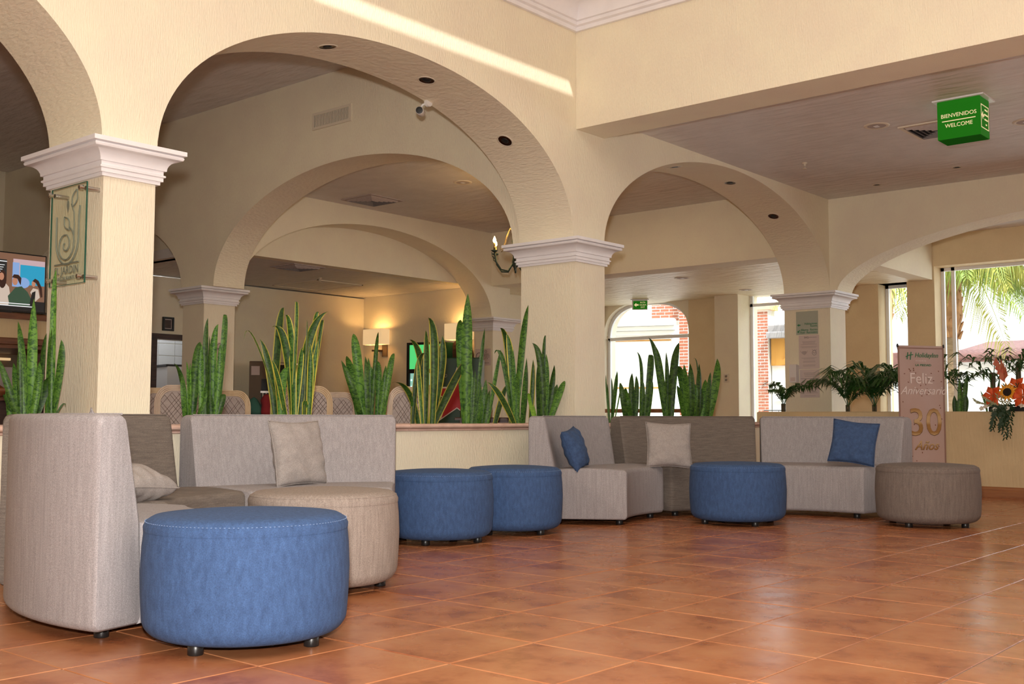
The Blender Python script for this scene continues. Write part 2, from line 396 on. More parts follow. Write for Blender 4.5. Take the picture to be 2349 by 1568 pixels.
# arcade walls
arch_wall('wall_left', 'y', -3, 12.99, X1B, X1, 5.9, [(1.118, 2.06, 1.16, 2.05), (5.595, 2.063, 1.16, 2.08), (10.555, 2.425, 1.13, 2.0)])
arch_wall('wall_middle', 'x', -17, X1B + .001, 7.682, 8.131, 5.9, [(-8.944, 2.395, 1.20, 2.0), (-14.19, 2.16, 1.10, 2.0)])
arch_wall('wall_inner', 'y', 8.131, 13.45, -11.98, -11.527, 5.9, [(10.594, 2.405, 1.135, 2.0)])
arch_wall('wall_right', 'x', X1 - .3, 6, 12.980, 13.435, 5.9, [(-2.75, 2.98, .80, 1.85)], zb=2.40)
slab('wall_beam', X1 + .001, 6, 7.70, 8.128, 3.408, 5.9)
slab('wall_bulkhead', -11.525, X1B - .002, 12.985, 13.40, 2.92, 5.9)
slab('wall_bulkhead', -12.16, -11.985, 8.14, 13.19, 2.972, 5.9)
slab('wall_bulkhead', X1 - .25, X1, 13.44, 16.63, 2.92, 5.9)
slab('wall_bulkhead', -16.9, -12.17, 8.22, 8.32, 2.972, 5.9)
# ceilings
slab('ceiling', X1 + .002, 6, 8.13, 12.98, 3.586, 3.70, 'ceiling_plaster')
slab('ceiling', X1 + .002, 6, 13.436, 17.2, 3.60, 3.72, 'ceiling_plaster')
slab('ceiling', -11.52, X1B - .003, 8.135, 12.983, 3.773, 3.9, 'ceiling_plaster')
slab('ceiling', -16.9, -12.165, 8.135, 13.19, 2.972, 3.1, 'ceiling_plaster')
slab('ceiling', -12.06, X1 - .252, 13.405, 17.19, 2.92, 3.05, 'ceiling_rough')
slab('ceiling', -16.9, X1B - .003, -3, 7.68, 4.62, 4.75, 'ceiling_plaster')
# roof over the lobby, with the narrow roof light whose sun falls on the arcade wall
RZ = 5.9
SXA = X1 + (RZ - 3.822) * .55 / .80
SXB = SXA + .09
slab('ceiling', X1B, SXA, -3.2, 7.72, RZ, RZ + .015)
slab('ceiling', SXB, 6.2, -3.2, 7.72, RZ, RZ + .015)
slab('ceiling', SXA, SXB, -3.2, 3.6, RZ, RZ + .015)
slab('ceiling', SXA, SXB, 7.60 - (RZ - 3.822) * .4 / .8, 7.72, RZ, RZ + .015)
slab('roof', -17.2, 6.2, 7.72, 17.25, 5.9, 6.05)
slab('roof', -17.2, X1B, -3.2, 7.72, 5.9, 6.05)
# outer walls
slab('wall_south', -17.2, 6.2, -3.25, -3.05, -.1, 5.9)
slab('wall_east', 6.0, 6.2, -3.05, 17.2, -.1, 5.9)
slab('wall_west', -17.2, -17.0, -3.05, 17.2, -.1, 5.9)
slab('wall_cross', -17.0, -11.96, 13.20, 13.40, 0, 5.9)
slab('wall_passage', -12.2, -12.06, 13.40, 17.19, 0, 5.9, 'plaster')
# wall with the kitchen door, seen past the inner arcade
kd = struct(MB().box(-14.95, -14.79, 8.135, 9.03, 0, 2.95).box(-14.95, -14.79, 10.05, 13.2, 0, 2.95).box(-14.95, -14.79, 9.03, 10.05, 2.0, 2.95).build('wall_kitchen', 'plaster'))
struct(MB().box(-14.80, -14.75, 8.93, 9.03, 0, 2.08).box(-14.80, -14.75, 10.05, 10.15, 0, 2.08).box(-14.80, -14.75, 9.03, 10.05, 2.0, 2.08).build('door_1', 'wood_dark'))
bk = struct(MB().box(-16.0, -15.9, 8.135, 13.2, 0, 2.95).build('wall_kitchen_tiled', 'mortar'))
tw = MB().cham(0, .012, -.145, .145, -.095, .095, .003).mesh('wall_tile', 'tile_white')
for j in range(8):
    for k in range(12):
        o = bpy.data.objects.new('wall_tile', tw); COL.objects.link(o); o.parent = bk; o.location = (-15.9, 9.0 + j * .3, .12 + k * .2)
# window facade (north side), piers 0.55 m deep
FYA, FYB = 16.64, 17.19
slab('wall_north', -10.20, -9.50, 16.80, FYB, 0, 5.9, 'plaster_shaded')
slab('wall_north', -9.50, -9.05, 16.50, FYB, 0, 5.9)
slab('wall_north', -7.25, -6.67, FYA, FYB, 0, 5.9, 'plaster_shaded')
slab('wall_north', -6.22, -5.80, FYA, 17.0, 0, 5.9, 'plaster_shaded')
arch_wall('wall_north', 'x', -12.055, -10.201, 16.80, FYB, 5.9, [(-11.125, .925, .66, 2.6)], zb=2.30)
slab('wall_north', -9.05, -7.25, FYA, FYB, 3.00, 5.9, 'plaster_shaded')
slab('wall_north', -6.67, -6.22, FYA, FYB, 2.92, 5.9, 'plaster_shaded')
slab('wall_north', -5.80, 6, FYA, 16.97, 3.124, 5.9, 'plaster_shaded')
for x0, x1, h in ((-12.05, -10.20, .62), (-9.05, -7.25, .30), (-6.67, -6.22, .5), (-5.80, 6, .55)):
    slab('wall_sill', x0, x1, FYA + .1, FYB - .1, 0, h, 'plaster_shaded')

# cornice around the tall part of the lobby
prof = [(0, 0), (.03, 0), (.03, .035), (.055, .045), (.055, .075), (.075, .08)] + [(.075 + .13 * (1 - cos(a)), .085 + .13 * sin(a)) for a in [pi / 2 * k / 6 for k in range(7)]] + \
       [(.225, .222), (.235, .235), (.225, .25), (.25, .255), (.25, .30), (0, .30)]
cz = 4.291
rg = [[(X1 + o, -3, cz + z) for o, z in prof], [(X1 + o, 7.70 - o, cz + z) for o, z in prof], [(6, 7.70 - o, cz + z) for o, z in prof]]
struct(MB().rings(rg, closed=True).build('trim_1', 'moulding_white', auto=25))

# ------------------------------------------------------------------ columns
capprof = [(0, 0), (.02, 0), (.02, .020), (.033, .020), (.033, .042), (.043, .046), (.043, .056), (.033, .060), (.033, .082), (.046, .083)] + \
          [(.046 + .062 * (1 - cos(a)), .085 + .062 * sin(a)) for a in [pi / 2 * k / 6 for k in range(1, 7)]] + [(.114, .150), (.119, .160), (.114, .171), (.106, .174), (.130, .177), (.130, .203), (0, .203)]
def column(x0, x1, y0, y1, label):
    cx, cy = (x0 + x1) / 2, (y0 + y1) / 2
    t = thing('column', label, 'column', (cx, cy, 0)); t['kind'] = 'structure'
    hx, hy = (x1 - x0) / 2, (y1 - y0) / 2
    MB().box(-hx, hx, -hy, hy, 0, 2.24).build('shaft', 'plaster', t)
    rg = [[(-hx - o, -hy - o, 2.213 + z), (hx + o, -hy - o, 2.213 + z), (hx + o, hy + o, 2.213 + z), (-hx - o, hy + o, 2.213 + z)] for o, z in capprof]
    MB().rings(rg).build('capital', 'moulding_white', t, auto=25)
    return t
column(X1B, X1, 3.193, 3.526, 'cream plaster column that carries the etched glass sign')
column(X1B, X1, 7.682, 8.131, 'cream plaster column at the corner of the lobby, below the inner corner of the cornice')
column(X1B, X1, 12.980, 13.435, 'cream plaster column with a green direction sign and paper notices')
column(-11.98, -11.527, 7.682, 8.131, 'inner restaurant column in front of the kitchen door wall')
column(-11.93, -11.527, 13.03, 13.477, 'small distant restaurant column beside the green beer cooler')

# ------------------------------------------------------------------ planters
def planter_y(y0, y1, label):
    t = thing('planter', label, 'planter', (-5.8, y0, 0)); L = y1 - y0
    MB().box(-.12, 0, 0, L, 0, .735).build('front_wall', 'plaster', t)
    MB().box(-.62, -.52, 0, L, 0, .735).build('back_wall', 'plaster', t)
    MB().box(-.52, -.12, 0, L, .40, .715).build('soil', 'soil', t)
    p = [(-.13, .728), (.012, .728), (.020, .733), (.020, .742), (.008, .746), (.036, .749), (.048, .757), (.050, .766), (.044, .776), (.030, .781), (-.13, .781)]
    n = max(1, round(L / 1.05)); s = L / n
    for side in (0, 1):
        for k in range(n):
            a, c = k * s + .002, (k + 1) * s - .002
            q = [(x if not side else -.64 - x, z) for x, z in p]
            MB().rings([[(x, a, z) for x, z in q], [(x, c, z) for x, z in q]]).build('rim_stone', 'stone_pink', t, auto=40)
    return t
planter_y(-1.0, 3.190, 'low cream planter wall with pink stone rim, on the television side of the sign column')
planter_y(3.529, 7.679, 'low cream planter wall with pink stone rim under the big arch')
planter_y(8.134, 12.14, 'low planter wall behind the dark sofa under the second arch')
t = thing('planter', 'tall cream parapet planter behind the anniversary banner, with palms and flowers', 'planter', (-5.8, 12.15, 0))
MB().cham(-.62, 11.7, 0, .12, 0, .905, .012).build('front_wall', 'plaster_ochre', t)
MB().box(-.62, 11.7, .70, .80, 0, .89).build('back_wall', 'plaster_ochre', t)
MB().box(-.62, 11.7, .12, .70, .5, .885).build('soil', 'soil', t)
bb = [(0, 0), (-.022, 0), (-.022, .07), (-.016, .078), (-.016, .09), (-.008, .105), (0, .11)]
MB().rings([[(x, y, z) for y, z in bb] for x in (.05, 11.7)]).build('baseboard', 'wood_orange', t, auto=30)

# ------------------------------------------------------------------ windows
def bar(b, x0, x1, z0, z1, y=16.93, d=.05): b.box(x0, x1, y, y + d, z0, z1)
w1 = MB()
for k in range(40):
    a0, a1 = -.925 * cos(pi * k / 40), -.925 * cos(pi * (k + 1) / 40)
    z0, z1 = 2.30 + .66 * sell(a0 / .925, 2.6), 2.30 + .66 * sell(a1 / .925, 2.6)
    w1.rings([[(-11.125 + a0, 16.93, z0), (-11.125 + a0 * .95, 16.93, z0 - .05), (-11.125 + a0 * .95, 16.98, z0 - .05), (-11.125 + a0, 16.98, z0)],
              [(-11.125 + a1, 16.93, z1), (-11.125 + a1 * .95, 16.93, z1 - .05), (-11.125 + a1 * .95, 16.98, z1 - .05), (-11.125 + a1, 16.98, z1)]])
bar(w1, -12.05, -12.0, .62, 2.32); bar(w1, -10.25, -10.20, .62, 2.32); bar(w1, -12.05, -10.2, .62, .68); bar(w1, -12.0, -10.25, 2.27, 2.33)
o = struct(w1.build('window_1', 'white_metal')); g = MB().box(-12.03, -10.22, 16.95, 16.956, .66, 2.95).build('pane', 'window_glass', o)
def window(n, x0, x1, z0, z1, mull=(), trans=()):
    b = MB(); bar(b, x0, x0 + .05, z0, z1); bar(b, x1 - .05, x1, z0, z1); bar(b, x0, x1, z0, z0 + .05); bar(b, x0, x1, z1 - .05, z1)
    for x in mull: bar(b, x - .025, x + .025, z0, z1)
    for z in trans: bar(b, x0, x1, z - .025, z + .025)
    o = struct(b.build('window_%d' % n, 'white_metal'))
    xs = [x0] + list(mull) + [x1]; zs = [z0] + list(trans) + [z1]
    for a, c in zip(xs[:-1], xs[1:]):
        for e, f in zip(zs[:-1], zs[1:]): MB().box(a + .02, c - .02, 16.95, 16.956, e + .02, f - .02).build('pane', 'window_glass', o)
window(2, -9.05, -7.25, .30, 3.0, (), (2.76,))
window(3, -6.67, -6.22, .50, 2.92)
window(4, -5.80, 6.0, .55, 3.124, (-5.62, -2.6, .4, 3.2))
MB().box(-12.05, -10.2, 16.7, 16.76, .915, .985).build('window_rail', 'wood_orange', bpy.data.objects['window_1'])

# ------------------------------------------------------------------ seating
RO, RI, RB, RT, ZF, ZS, ZB, SPAN = 1.91, 1.14, 1.695, 1.775, .042, .428, .842, 41.5
def arc_sweep(profile, a0, a1, n=22, inset=.012, cx=None):
    """profile: closed list of (radius, z); swept over the angle with softly rounded ends"""
    mr = sum(p[0] for p in profile) / len(profile); mz = sum(p[1] for p in profile) / len(profile)
    s = 1 if a1 > a0 else -1
    st = [(a0, .030), (a0 + s * .25, .012), (a0 + s * .75, .002)] + [(a0 + (a1 - a0) * (k + 1) / (n + 1), 0) for k in range(n)] + [(a1 - s * .75, .002), (a1 - s * .25, .012), (a1, .030)]
    st = [x for i, x in enumerate(st) if i == 0 or True]
    R = []
    for a, ins in sorted(st, key=lambda q: s * q[0]):
        ca, sa = cos(RD(a)), sin(RD(a)); ring = []
        for r, z in profile:
            dr, dz = mr - r, mz - z; l = sqrt(dr * dr + dz * dz) or 1
            ins_ = ins * inset / .012; rr, zz = r + (ins_ if dr > 0 else -ins_) * (abs(dr) / l) * .8, z + (ins_ if dz > 0 else -ins_) * (abs(dz) / l) * .8
            ring.append((rr * ca, rr * sa, zz))
        R.append(ring)
    return MB().rings(R)
def rnd(cx, cz, r, a0, a1, n=5): return [(cx + r * cos(RD(a0 + (a1 - a0) * k / n)), cz + r * sin(RD(a0 + (a1 - a0) * k / n))) for k in range(n + 1)]
def sofa(center, a0, mname, label, group, RO=1.91, SPAN=SPAN):
    """one curved module of the circular lounge: from angle a0 clockwise over SPAN degrees"""
    a1 = a0 - SPAN; RI, RB, RT = RO - .77, RO - .215, RO - .135
    t = thing('curved_sofa', label, 'sofa', (center[0], center[1], 0), 0, group)
    back = rnd(RO - .035, ZF + .035, .035, -90, 0) + rnd(RO - .03, ZB - .03, .03, 0, 90) + rnd(RT + .035, ZB - .035, .035, 90, 172) + [(RB - .002, ZS - .01), (RB - .01, ZF + .02), (RB, ZF)]
    arc_sweep(back, a0, a1).build('backrest', mname, t, auto=32)
    crown = [(RB + (RI + .04 - RB) * k / 6, ZS + .012 * sin(pi * k / 6)) for k in range(7)]
    seat = rnd(RI + .03, ZF + .03, .03, 270, 180) + rnd(RI + .04, ZS - .04, .04, 180, 90) + crown[::-1][1:] + [(RB - .002, ZF)]
    arc_sweep(seat, a0, a1).build('seat', mname, t, auto=32)
    lg = MB().lathe([(.026, 0), (.028, .003), (.028, ZF + .008)], 16).mesh('leg', 'plastic_black', True)
    for a in (a0 - 5, a1 + 5):
        for r in (RI + .07, RO - .13):
            o = bpy.data.objects.new('leg', lg); COL.objects.link(o); o.parent = t; o.location = (r * cos(RD(a)), r * sin(RD(a)), 0)
    seam = [(RT + .02 + .004 * cos(RD(q)), ZB + .004 * sin(RD(q))) for q in range(0, 360, 60)]
    arc_sweep(seam, a0 - .6, a1 + .6, inset=0).build('seam', mname, t)
    return t
G1 = 'curved lounge sofas around the near ottomans'; G2 = 'curved lounge sofas beside the banner'
sofa((-4.100, 3.440), -76.2, 'fabric_grey', 'light grey curved sofa with its rounded back towards the viewer, beside the big blue ottoman', G1, 1.40, 46)
sofa((-3.874, 3.778), -131.3, 'fabric_dark', 'dark taupe curved sofa with a grey cushion lying flat on its seat', G1)
sofa((-3.807, 3.561), -183.0, 'fabric_grey', 'light grey curved sofa with a beige cushion leaning against its back, below the striped plants', G1)
sofa((-3.861, 7.636), -147.2, 'fabric_grey', 'light grey curved sofa with a blue cushion, at the foot of the lobby corner column', G2)
sofa((-3.861, 7.636), -193.0, 'fabric_dark', 'dark taupe curved sofa with an upright beige cushion', G2, 1.91, 43.6)
sofa((-3.861, 7.636), -238.2, 'fabric_grey', 'light grey curved sofa with a tilted blue cushion, in front of the anniversary banner', G2)

def ottoman(x, y, r, mname, label, legs, seed=0, h=.468):
    t = thing('ottoman', label, 'ottoman', (x, y, 0), 0, 'round fabric ottomans')
    n = 72; p = rnd(r - .072, ZF + .062, .07, -88, -4, 9) + [(r + .003, .18), (r + .006, .27), (r + .002, .36), (r - .004, h - .05)]
    MB().lathe([(r * .5, ZF)] + p, n).build('body', mname, t, auto=50)
    q = [(r - .002, h - .052), (r - .001, h - .035), (r - .010, h - .017), (r - .026, h - .006)] + [(r * k, h - .004 + .020 * (1 - k ** 2.2)) for k in (.9, .75, .55, .35, .15, .01)]
    MB().lathe(q, n, cap0=False).build('cushion_top', mname, t, auto=60)
    if mname != 'fabric_blue': MB().rings([[( (r - .011 + .0022 * cos(RD(a))) * cos(2 * pi * k / n), (r - .011 + .0022 * cos(RD(a))) * sin(2 * pi * k / n), h - .0165 + .0022 * sin(RD(a))) for a in range(0, 360, 60)] for k in range(n)], loop=True).build('piping', mname, t)
    if mname == 'fabric_blue':
        b = MB()
        for k in range(150):
            a = 2 * pi * k / 150; b.box(-.0012, .0012, -.0028, .0028, -.001, .001, Matrix.Translation(((r - .008) * cos(a), (r - .008) * sin(a), h - .0175)) @ Matrix.Rotation(a, 4, 'Z'))
        s = b.build('stitching', 'stitch', t); s['kind'] = 'stuff'
    lg = MB().lathe([(.026, 0), (.028, .003), (.028, ZF + .012)], 18).mesh('leg', 'plastic_black', True)
    for k in range(4):
        a = RD(legs + 90 * k); o = bpy.data.objects.new('leg', lg); COL.objects.link(o); o.parent = t; o.location = ((r - .088) * cos(a), (r - .088) * sin(a), 0)
    return t
ottoman(-3.458, 2.516, .377, 'fabric_blue', 'big bright blue round ottoman closest to the viewer', -72)
ottoman(-4.231, 3.528, .367, 'fabric_brown', 'light brown round ottoman with a seam round its top, behind the big blue ottoman', -42)
ottoman(-5.187, 5.332, .356, 'fabric_blue', 'blue round ottoman beside the light brown one, first of the touching pair', -66)
ottoman(-5.179, 6.094, .349, 'fabric_blue', 'blue round ottoman half hidden behind another, by the grey sofa with a blue cushion', -3)
ottoman(-4.305, 7.81, .374, 'fabric_blue', 'blue round ottoman standing alone in front of the dark taupe sofa', -34)
ottoman(-3.114, 8.672, .387, 'fabric_umber', 'dark umber round ottoman in front of the anniversary banner', -8)

def pillow(loc, rot, mname, label, size=.42, thick=.15, seed=0, sq=.0):
    rnd_ = random.Random(seed); n = 28; top = []; b = MB(); ids = {}
    ph = [rnd_.uniform(0, 6) for _ in range(6)]
    for side in (1, -1):
        for i in range(n + 1):
            for j in range(n + 1):
                u, v = i / n * 2 - 1, j / n * 2 - 1
                if side == -1 and (i in (0, n) or j in (0, n)): ids[(side, i, j)] = ids[(1, i, j)]; continue
                e = max(abs(u), abs(v)); ed = (1 - u * u) * (1 - v * v)
                z = side * thick / 2 * ed ** .42 * (1 + .10 * sin(3 * u + ph[0]) * sin(2.5 * v + ph[1]))
                z += side * .007 * sin(9 * u + 3 * v + ph[2]) * ed ** .3 * (.25 + abs(v) ** 2) + side * .008 * sin(13 * v - 3 * u + ph[3]) * ed ** .3 * (abs(u) ** 1.5) + side * .007 * sin(7 * u + 9 * v + ph[4]) * ed ** .3 * max(0, -v)
                pin = 1 - .075 * (1 - abs(v) ** 1.6) * abs(u) ** 3 ; pin2 = 1 - .075 * (1 - abs(u) ** 1.6) * abs(v) ** 3
                x, y = u * size / 2 * pin, v * size / 2 * pin2 - sq * size * .12 * (1 - v) * (1 - u * u)
                ids[(side, i, j)] = b.vert((x, y, z))
        for i in range(n):
            for j in range(n):
                f = [ids[(side, i, j)], ids[(side, i + 1, j)], ids[(side, i + 1, j + 1)], ids[(side, i, j + 1)]]
                b.face(f if side == 1 else f[::-1])
    t = thing('cushion', label, 'cushion', loc, 0, 'loose sofa cushions'); t.rotation_euler = rot
    b.build('cover', mname, t, smooth=True)
    path = [ids[(1, i, 0)] for i in range(n)] + [ids[(1, n, j)] for j in range(n)] + [ids[(1, i, n)] for i in range(n, 0, -1)] + [ids[(1, 0, j)] for j in range(n, 0, -1)]
    MB().tube([b.v[k] for k in path] + [b.v[path[0]]], .0032, 6).build('piping', mname, t, smooth=True)
    return t
def facing(dx, dy, lean, roll=0):
    """rotation that makes the cushion's local +Z look along (dx, dy), leaning back by lean degrees, rolled in its own plane"""
    d = Vector((dx, dy, 0)).normalized(); up = Vector((0, 0, 1))
    z = (d * cos(RD(lean)) + up * sin(RD(lean))).normalized(); x = up.cross(z).normalized(); y = z.cross(x)
    M = Matrix((x, y, z)).transposed().to_4x4() @ Matrix.Rotation(RD(roll), 4, 'Z'); return M.to_euler()
pillow((-5.105, 4.06, .622), facing(.95, .06, 13, 0), 'fabric_beige', 'beige cushion leaning upright against the grey sofa below the striped plants', .385, .13, 1)
pillow((-5.235, 6.905, .585), facing(.86, .28, 20, 8), 'fabric_navy', 'blue cushion with pointed corners leaning on the grey sofa by the corner column', .33, .15, 2)
pillow((-4.935, 7.80, .602), facing(.72, -.70, 16, -2), 'fabric_beige', 'beige cushion propped upright in the corner of the dark taupe sofa', .385, .14, 3)
pillow((-3.78, 8.84, .628), facing(.30, -.95, 18, -7), 'fabric_navy', 'navy blue cushion tilted against the grey sofa in front of the banner', .375, .12, 4)
pillow((-4.83, 2.80, .515), (RD(-4), RD(6), RD(24)), 'fabric_beige', 'grey beige cushion lying flat on the seat of the dark taupe sofa', .37, .18, 5)
pillow((-4.30, 2.36, .628), facing(.25, .96, 6, 45), 'fabric_grey', 'grey cushion with only one corner peeking over the near curved sofa back', .34, .10, 6)

PLANTS = {
 'a': ([-6.023, 2.922], [[-32,132,0,-30,113,649,-77,146,946,35,0],[-59,16,0,0,-16,433,-95,29,767,58,0],[58,-57,0,41,-89,396,100,-149,614,36,0],[20,14,0,-3,42,378,-8,66,567,50,0],[-68,108,0,-15,91,351,-81,122,597,32,0],[56,75,0,49,68,356,106,39,589,24,0],[9,88,0,65,115,354,69,115,529,48,0],[50,-70,0,83,-181,248,17,-211,411,41,0],[29,-76,0,42,-103,297,44,-111,484,29,0],[-65,-46,0,-40,-82,252,17,-129,390,32,0],[-37,-17,0,-6,59,230,45,61,315,58,0],[57,-53,0,76,-18,252,124,-36,395,37,0],[-10,72,0,-1,156,145,19,177,152,11,0],[-11,-118,0,-69,-109,182,-60,-127,252,31,0],[-76,-42,0,-47,-122,163,-32,-155,214,24,0]]),
 'b': ([-6.101, 4.073], [[-31,120,0,32,129,610,-30,169,760,40,0],[-55,124,0,-73,120,499,-62,147,708,43,0],[7,32,0,5,8,491,-15,35,738,40,0],[2,46,0,66,0,368,8,35,620,27,0],[-69,-41,0,-85,1,417,-125,52,587,58,0],[28,-24,0,22,-31,343,52,-52,562,33,0],[-44,-69,0,-89,-91,301,-58,-181,435,39,0],[-6,-89,0,45,-136,283,81,-179,442,21,0],[18,-101,0,102,-165,277,-2,-96,439,27,0],[4,66,0,47,105,182,25,139,242,43,0],[46,-88,0,19,7,265,15,33,373,48,0],[-69,-68,0,25,-159,233,-63,-115,353,42,0],[-20,29,0,-56,31,218,-98,61,322,40,0],[55,54,0,7,53,177,20,34,237,40,0],[64,42,0,45,88,394,58,82,564,37,0]]),
 'c': ([-6.11, 4.823], [[-67,-138,0,-88,-86,646,-123,-14,869,65,1],[28,-27,0,-5,-32,615,-18,-83,805,52,1],[-34,-3,0,43,-31,750,-32,14,865,30,1],[-70,49,0,-30,-61,578,-48,-170,715,66,1],[-21,57,0,-10,119,608,60,243,849,73,1],[-38,156,0,-71,218,678,-46,239,842,44,1],[-59,153,0,24,192,657,-42,273,759,27,1],[54,71,0,35,133,419,54,156,635,36,1],[-39,-122,0,-55,-180,413,-75,-251,630,52,1],[65,-151,0,24,-132,322,10,-60,442,61,0],[58,71,0,61,84,364,78,66,607,46,1],[24,63,0,85,29,518,87,25,773,16,1],[3,-7,0,-19,55,420,-53,102,590,46,1],[25,-63,0,95,-212,319,117,-290,478,36,1],[-70,-9,0,4,-330,584,2,-436,616,10,1],[-11,101,0,39,61,162,70,34,204,46,1]]),
 'd': ([-6.098, 5.514], [[-2,-48,0,55,-177,503,-12,-160,709,73,0],[24,-59,0,99,-263,303,2,-286,507,48,0],[64,-53,0,26,-183,370,86,-309,535,59,0],[31,-38,0,66,-85,327,1,-53,546,52,0],[-91,95,0,-67,56,327,-120,86,546,43,0],[23,-10,0,7,42,507,90,-6,727,32,0],[-116,120,0,-51,50,294,-22,34,475,50,0],[-88,141,0,-42,124,386,-21,81,516,47,0],[48,39,0,26,112,297,57,103,482,49,0],[-6,113,0,50,146,428,-5,245,582,46,0],[50,-138,0,-4,-150,232,30,-212,350,28,0]]),
 'e': ([-6.129, 6.126], [[-57,66,0,-47,-3,532,-33,-163,703,56,1],[70,0,0,50,46,652,94,-70,874,70,1],[-8,12,0,5,4,531,41,-40,779,56,1],[-63,105,0,-23,192,469,-2,192,753,75,1],[-48,-7,0,-48,-134,287,-32,-340,360,56,1],[62,-14,0,46,263,357,41,463,609,82,1],[16,-157,0,-10,-81,459,87,-94,593,51,1],[-45,166,0,-33,175,391,-17,162,738,45,1],[14,-164,0,-20,-125,158,64,-214,268,22,0],[72,-90,0,65,-131,354,39,-126,559,37,1]]),
 'f': ([-6.055, 6.637], [[38,-163,0,74,-191,680,40,-146,1100,91,0],[-59,-54,0,-76,-102,655,3,-193,885,77,0],[-65,6,0,-49,-10,305,-53,1,572,50,0],[53,-81,0,21,32,513,90,7,826,38,0],[-44,118,0,-11,112,224,-22,150,410,55,0],[-21,58,0,25,15,217,-62,129,399,43,0],[-40,37,0,-11,64,137,16,55,234,54,0],[17,109,0,12,228,419,42,264,664,39,0],[53,-100,0,46,-65,257,57,-72,473,46,0],[44,42,0,50,81,178,95,63,316,43,0]]),
 'g': ([-5.994, 7.031], [[-55,48,0,-56,3,654,-7,-167,841,60,1],[26,-19,0,0,-22,562,-18,-59,801,67,1],[-53,98,0,-70,211,721,-1,210,1066,60,0],[60,-37,0,57,-47,376,51,-54,669,47,0],[16,-4,0,19,-140,549,-30,-201,625,40,0],[50,11,0,87,-249,263,30,-358,383,63,1],[-13,-237,0,-55,-81,248,-45,-9,378,55,1],[-80,217,0,-39,211,331,0,186,608,69,0],[41,26,0,62,-16,270,119,-82,483,52,0]]),
 'h': ([-5.945, 7.374], [[-37,-132,0,10,-148,355,0,-128,592,48,1],[44,-51,0,72,-111,531,7,-154,733,57,0],[1,6,0,26,-17,607,51,-18,803,45,0],[29,-11,0,32,13,383,12,36,648,53,0],[-2,42,0,-10,137,337,60,91,550,57,0],[-106,174,0,-11,166,254,-75,301,390,58,0],[38,-8,0,42,177,293,36,266,418,65,0],[62,-134,0,-1,-152,212,7,-201,302,64,2],[-78,49,0,-48,4,333,-52,-5,546,49,0]]),
 'i': ([-6.116, 8.646], [[-33,32,0,0,60,336,54,22,545,46,0],[-89,118,0,-2,15,306,-101,139,485,18,0],[85,-137,0,41,-112,275,88,-186,413,18,0],[-72,115,0,6,120,289,-64,258,449,14,0],[47,-95,0,36,-128,316,3,-95,501,13,0]]),
 'j': ([-6.105, 9.056], [[36,-215,0,82,-349,283,20,-311,434,55,0],[-15,-101,0,9,-189,260,72,-290,383,56,0],[-58,30,0,-66,14,337,-107,87,543,61,0],[-61,63,0,-73,116,326,-118,173,520,47,0],[39,-6,0,77,-17,527,87,-121,742,47,0],[1,136,0,54,175,582,87,111,709,71,0],[1,85,0,51,30,304,42,44,473,56,0],[-33,227,0,36,185,298,9,283,463,57,0],[-60,21,0,28,-177,237,-62,-57,343,56,0]]),
 'k': ([-6.14, 9.686], [[-69,83,0,-38,-116,646,-67,-247,916,74,0],[28,-50,0,30,-196,574,15,-260,831,73,0],[-25,31,0,-66,101,463,-93,123,791,49,0],[49,-25,0,26,85,602,5,226,889,83,0],[17,-39,0,41,40,341,82,62,545,49,0]]),
 'l': ([-6.092, 10.176], [[-20,-128,0,-41,-219,498,14,-402,628,75,0],[3,-171,0,70,-317,395,106,-413,648,79,0],[24,-152,0,80,-232,401,36,-177,668,84,0],[-32,76,0,33,0,405,-55,162,680,71,0],[-65,129,0,-10,58,576,-21,-19,728,20,0],[0,132,0,-17,207,325,-62,301,513,81,0],[5,196,0,73,135,362,64,198,588,61,0],[-20,242,0,33,361,470,-16,481,749,87,0],[15,-235,0,59,-402,285,101,-544,428,59,0],[-36,-1,0,56,-123,296,32,-68,454,80,0],[-55,151,0,-35,157,277,-93,259,417,82,0]]),
}

# ------------------------------------------------------------------ snake plants in the planters
def leaf_mesh(b, base, mid, tip, w, fold, n=12):
    B0, M0, T0 = Vector(base), Vector(mid), Vector(tip)
    ctrl = M0 * 2 - (B0 + T0) / 2
    P = [B0 * (1 - t) ** 2 + ctrl * 2 * t * (1 - t) + T0 * t * t for t in [k / n for k in range(n + 1)]]
    yaw = fold[0]; side = Vector((sin(yaw), cos(yaw), 0)); v0 = len(b.v)
    for k, p in enumerate(P):
        t = k / n; wd = w * (.62 + .38 * min(1, t / .35)) * (1 - max(0, (t - .55) / .45) ** 1.7) * .5 + .0006
        s2 = (Matrix.Rotation(fold[2] * t, 3, 'Z') @ side); nrm = Vector((s2.y, -s2.x, 0)); d = fold[1] * wd
        b.v += [tuple(p - s2 * wd), tuple(p + nrm * d * .75 - s2 * wd * .5), tuple(p + nrm * d), tuple(p + nrm * d * .75 + s2 * wd * .5), tuple(p + s2 * wd)]
    for k in range(n):
        for q in range(4):
            i = v0 + k * 5 + q; b.face((i, i + 1, i + 6, i + 5), ((q / 4, k / n), ((q + 1) / 4, k / n), ((q + 1) / 4, (k + 1) / n), (q / 4, (k + 1) / n)))
PL = dict(a='tall green snake plant in front of the sign column, by the television', b='slim green snake plant in front of the inner restaurant column',
          c='yellow-edged snake plant with wide sprawling leaves above the beige cushion', d='broad green snake plant below the first wall lamp',
          e='yellow-edged snake plant in front of the glowing green cooler', f='tallest green snake plant standing before the small distant column',
          g='snake plant with thin yellow-edged leaves at the foot of the corner column', h='green snake plant with one lime leaf covering the corner column',
          i='sparse grassy snake plant just behind the corner column, before the arched window', j='low green snake plant in front of the arched window',
          k='pale two-pronged snake plant standing tallest against the arched window', l='dense green snake plant beside the arched window and the light switch')
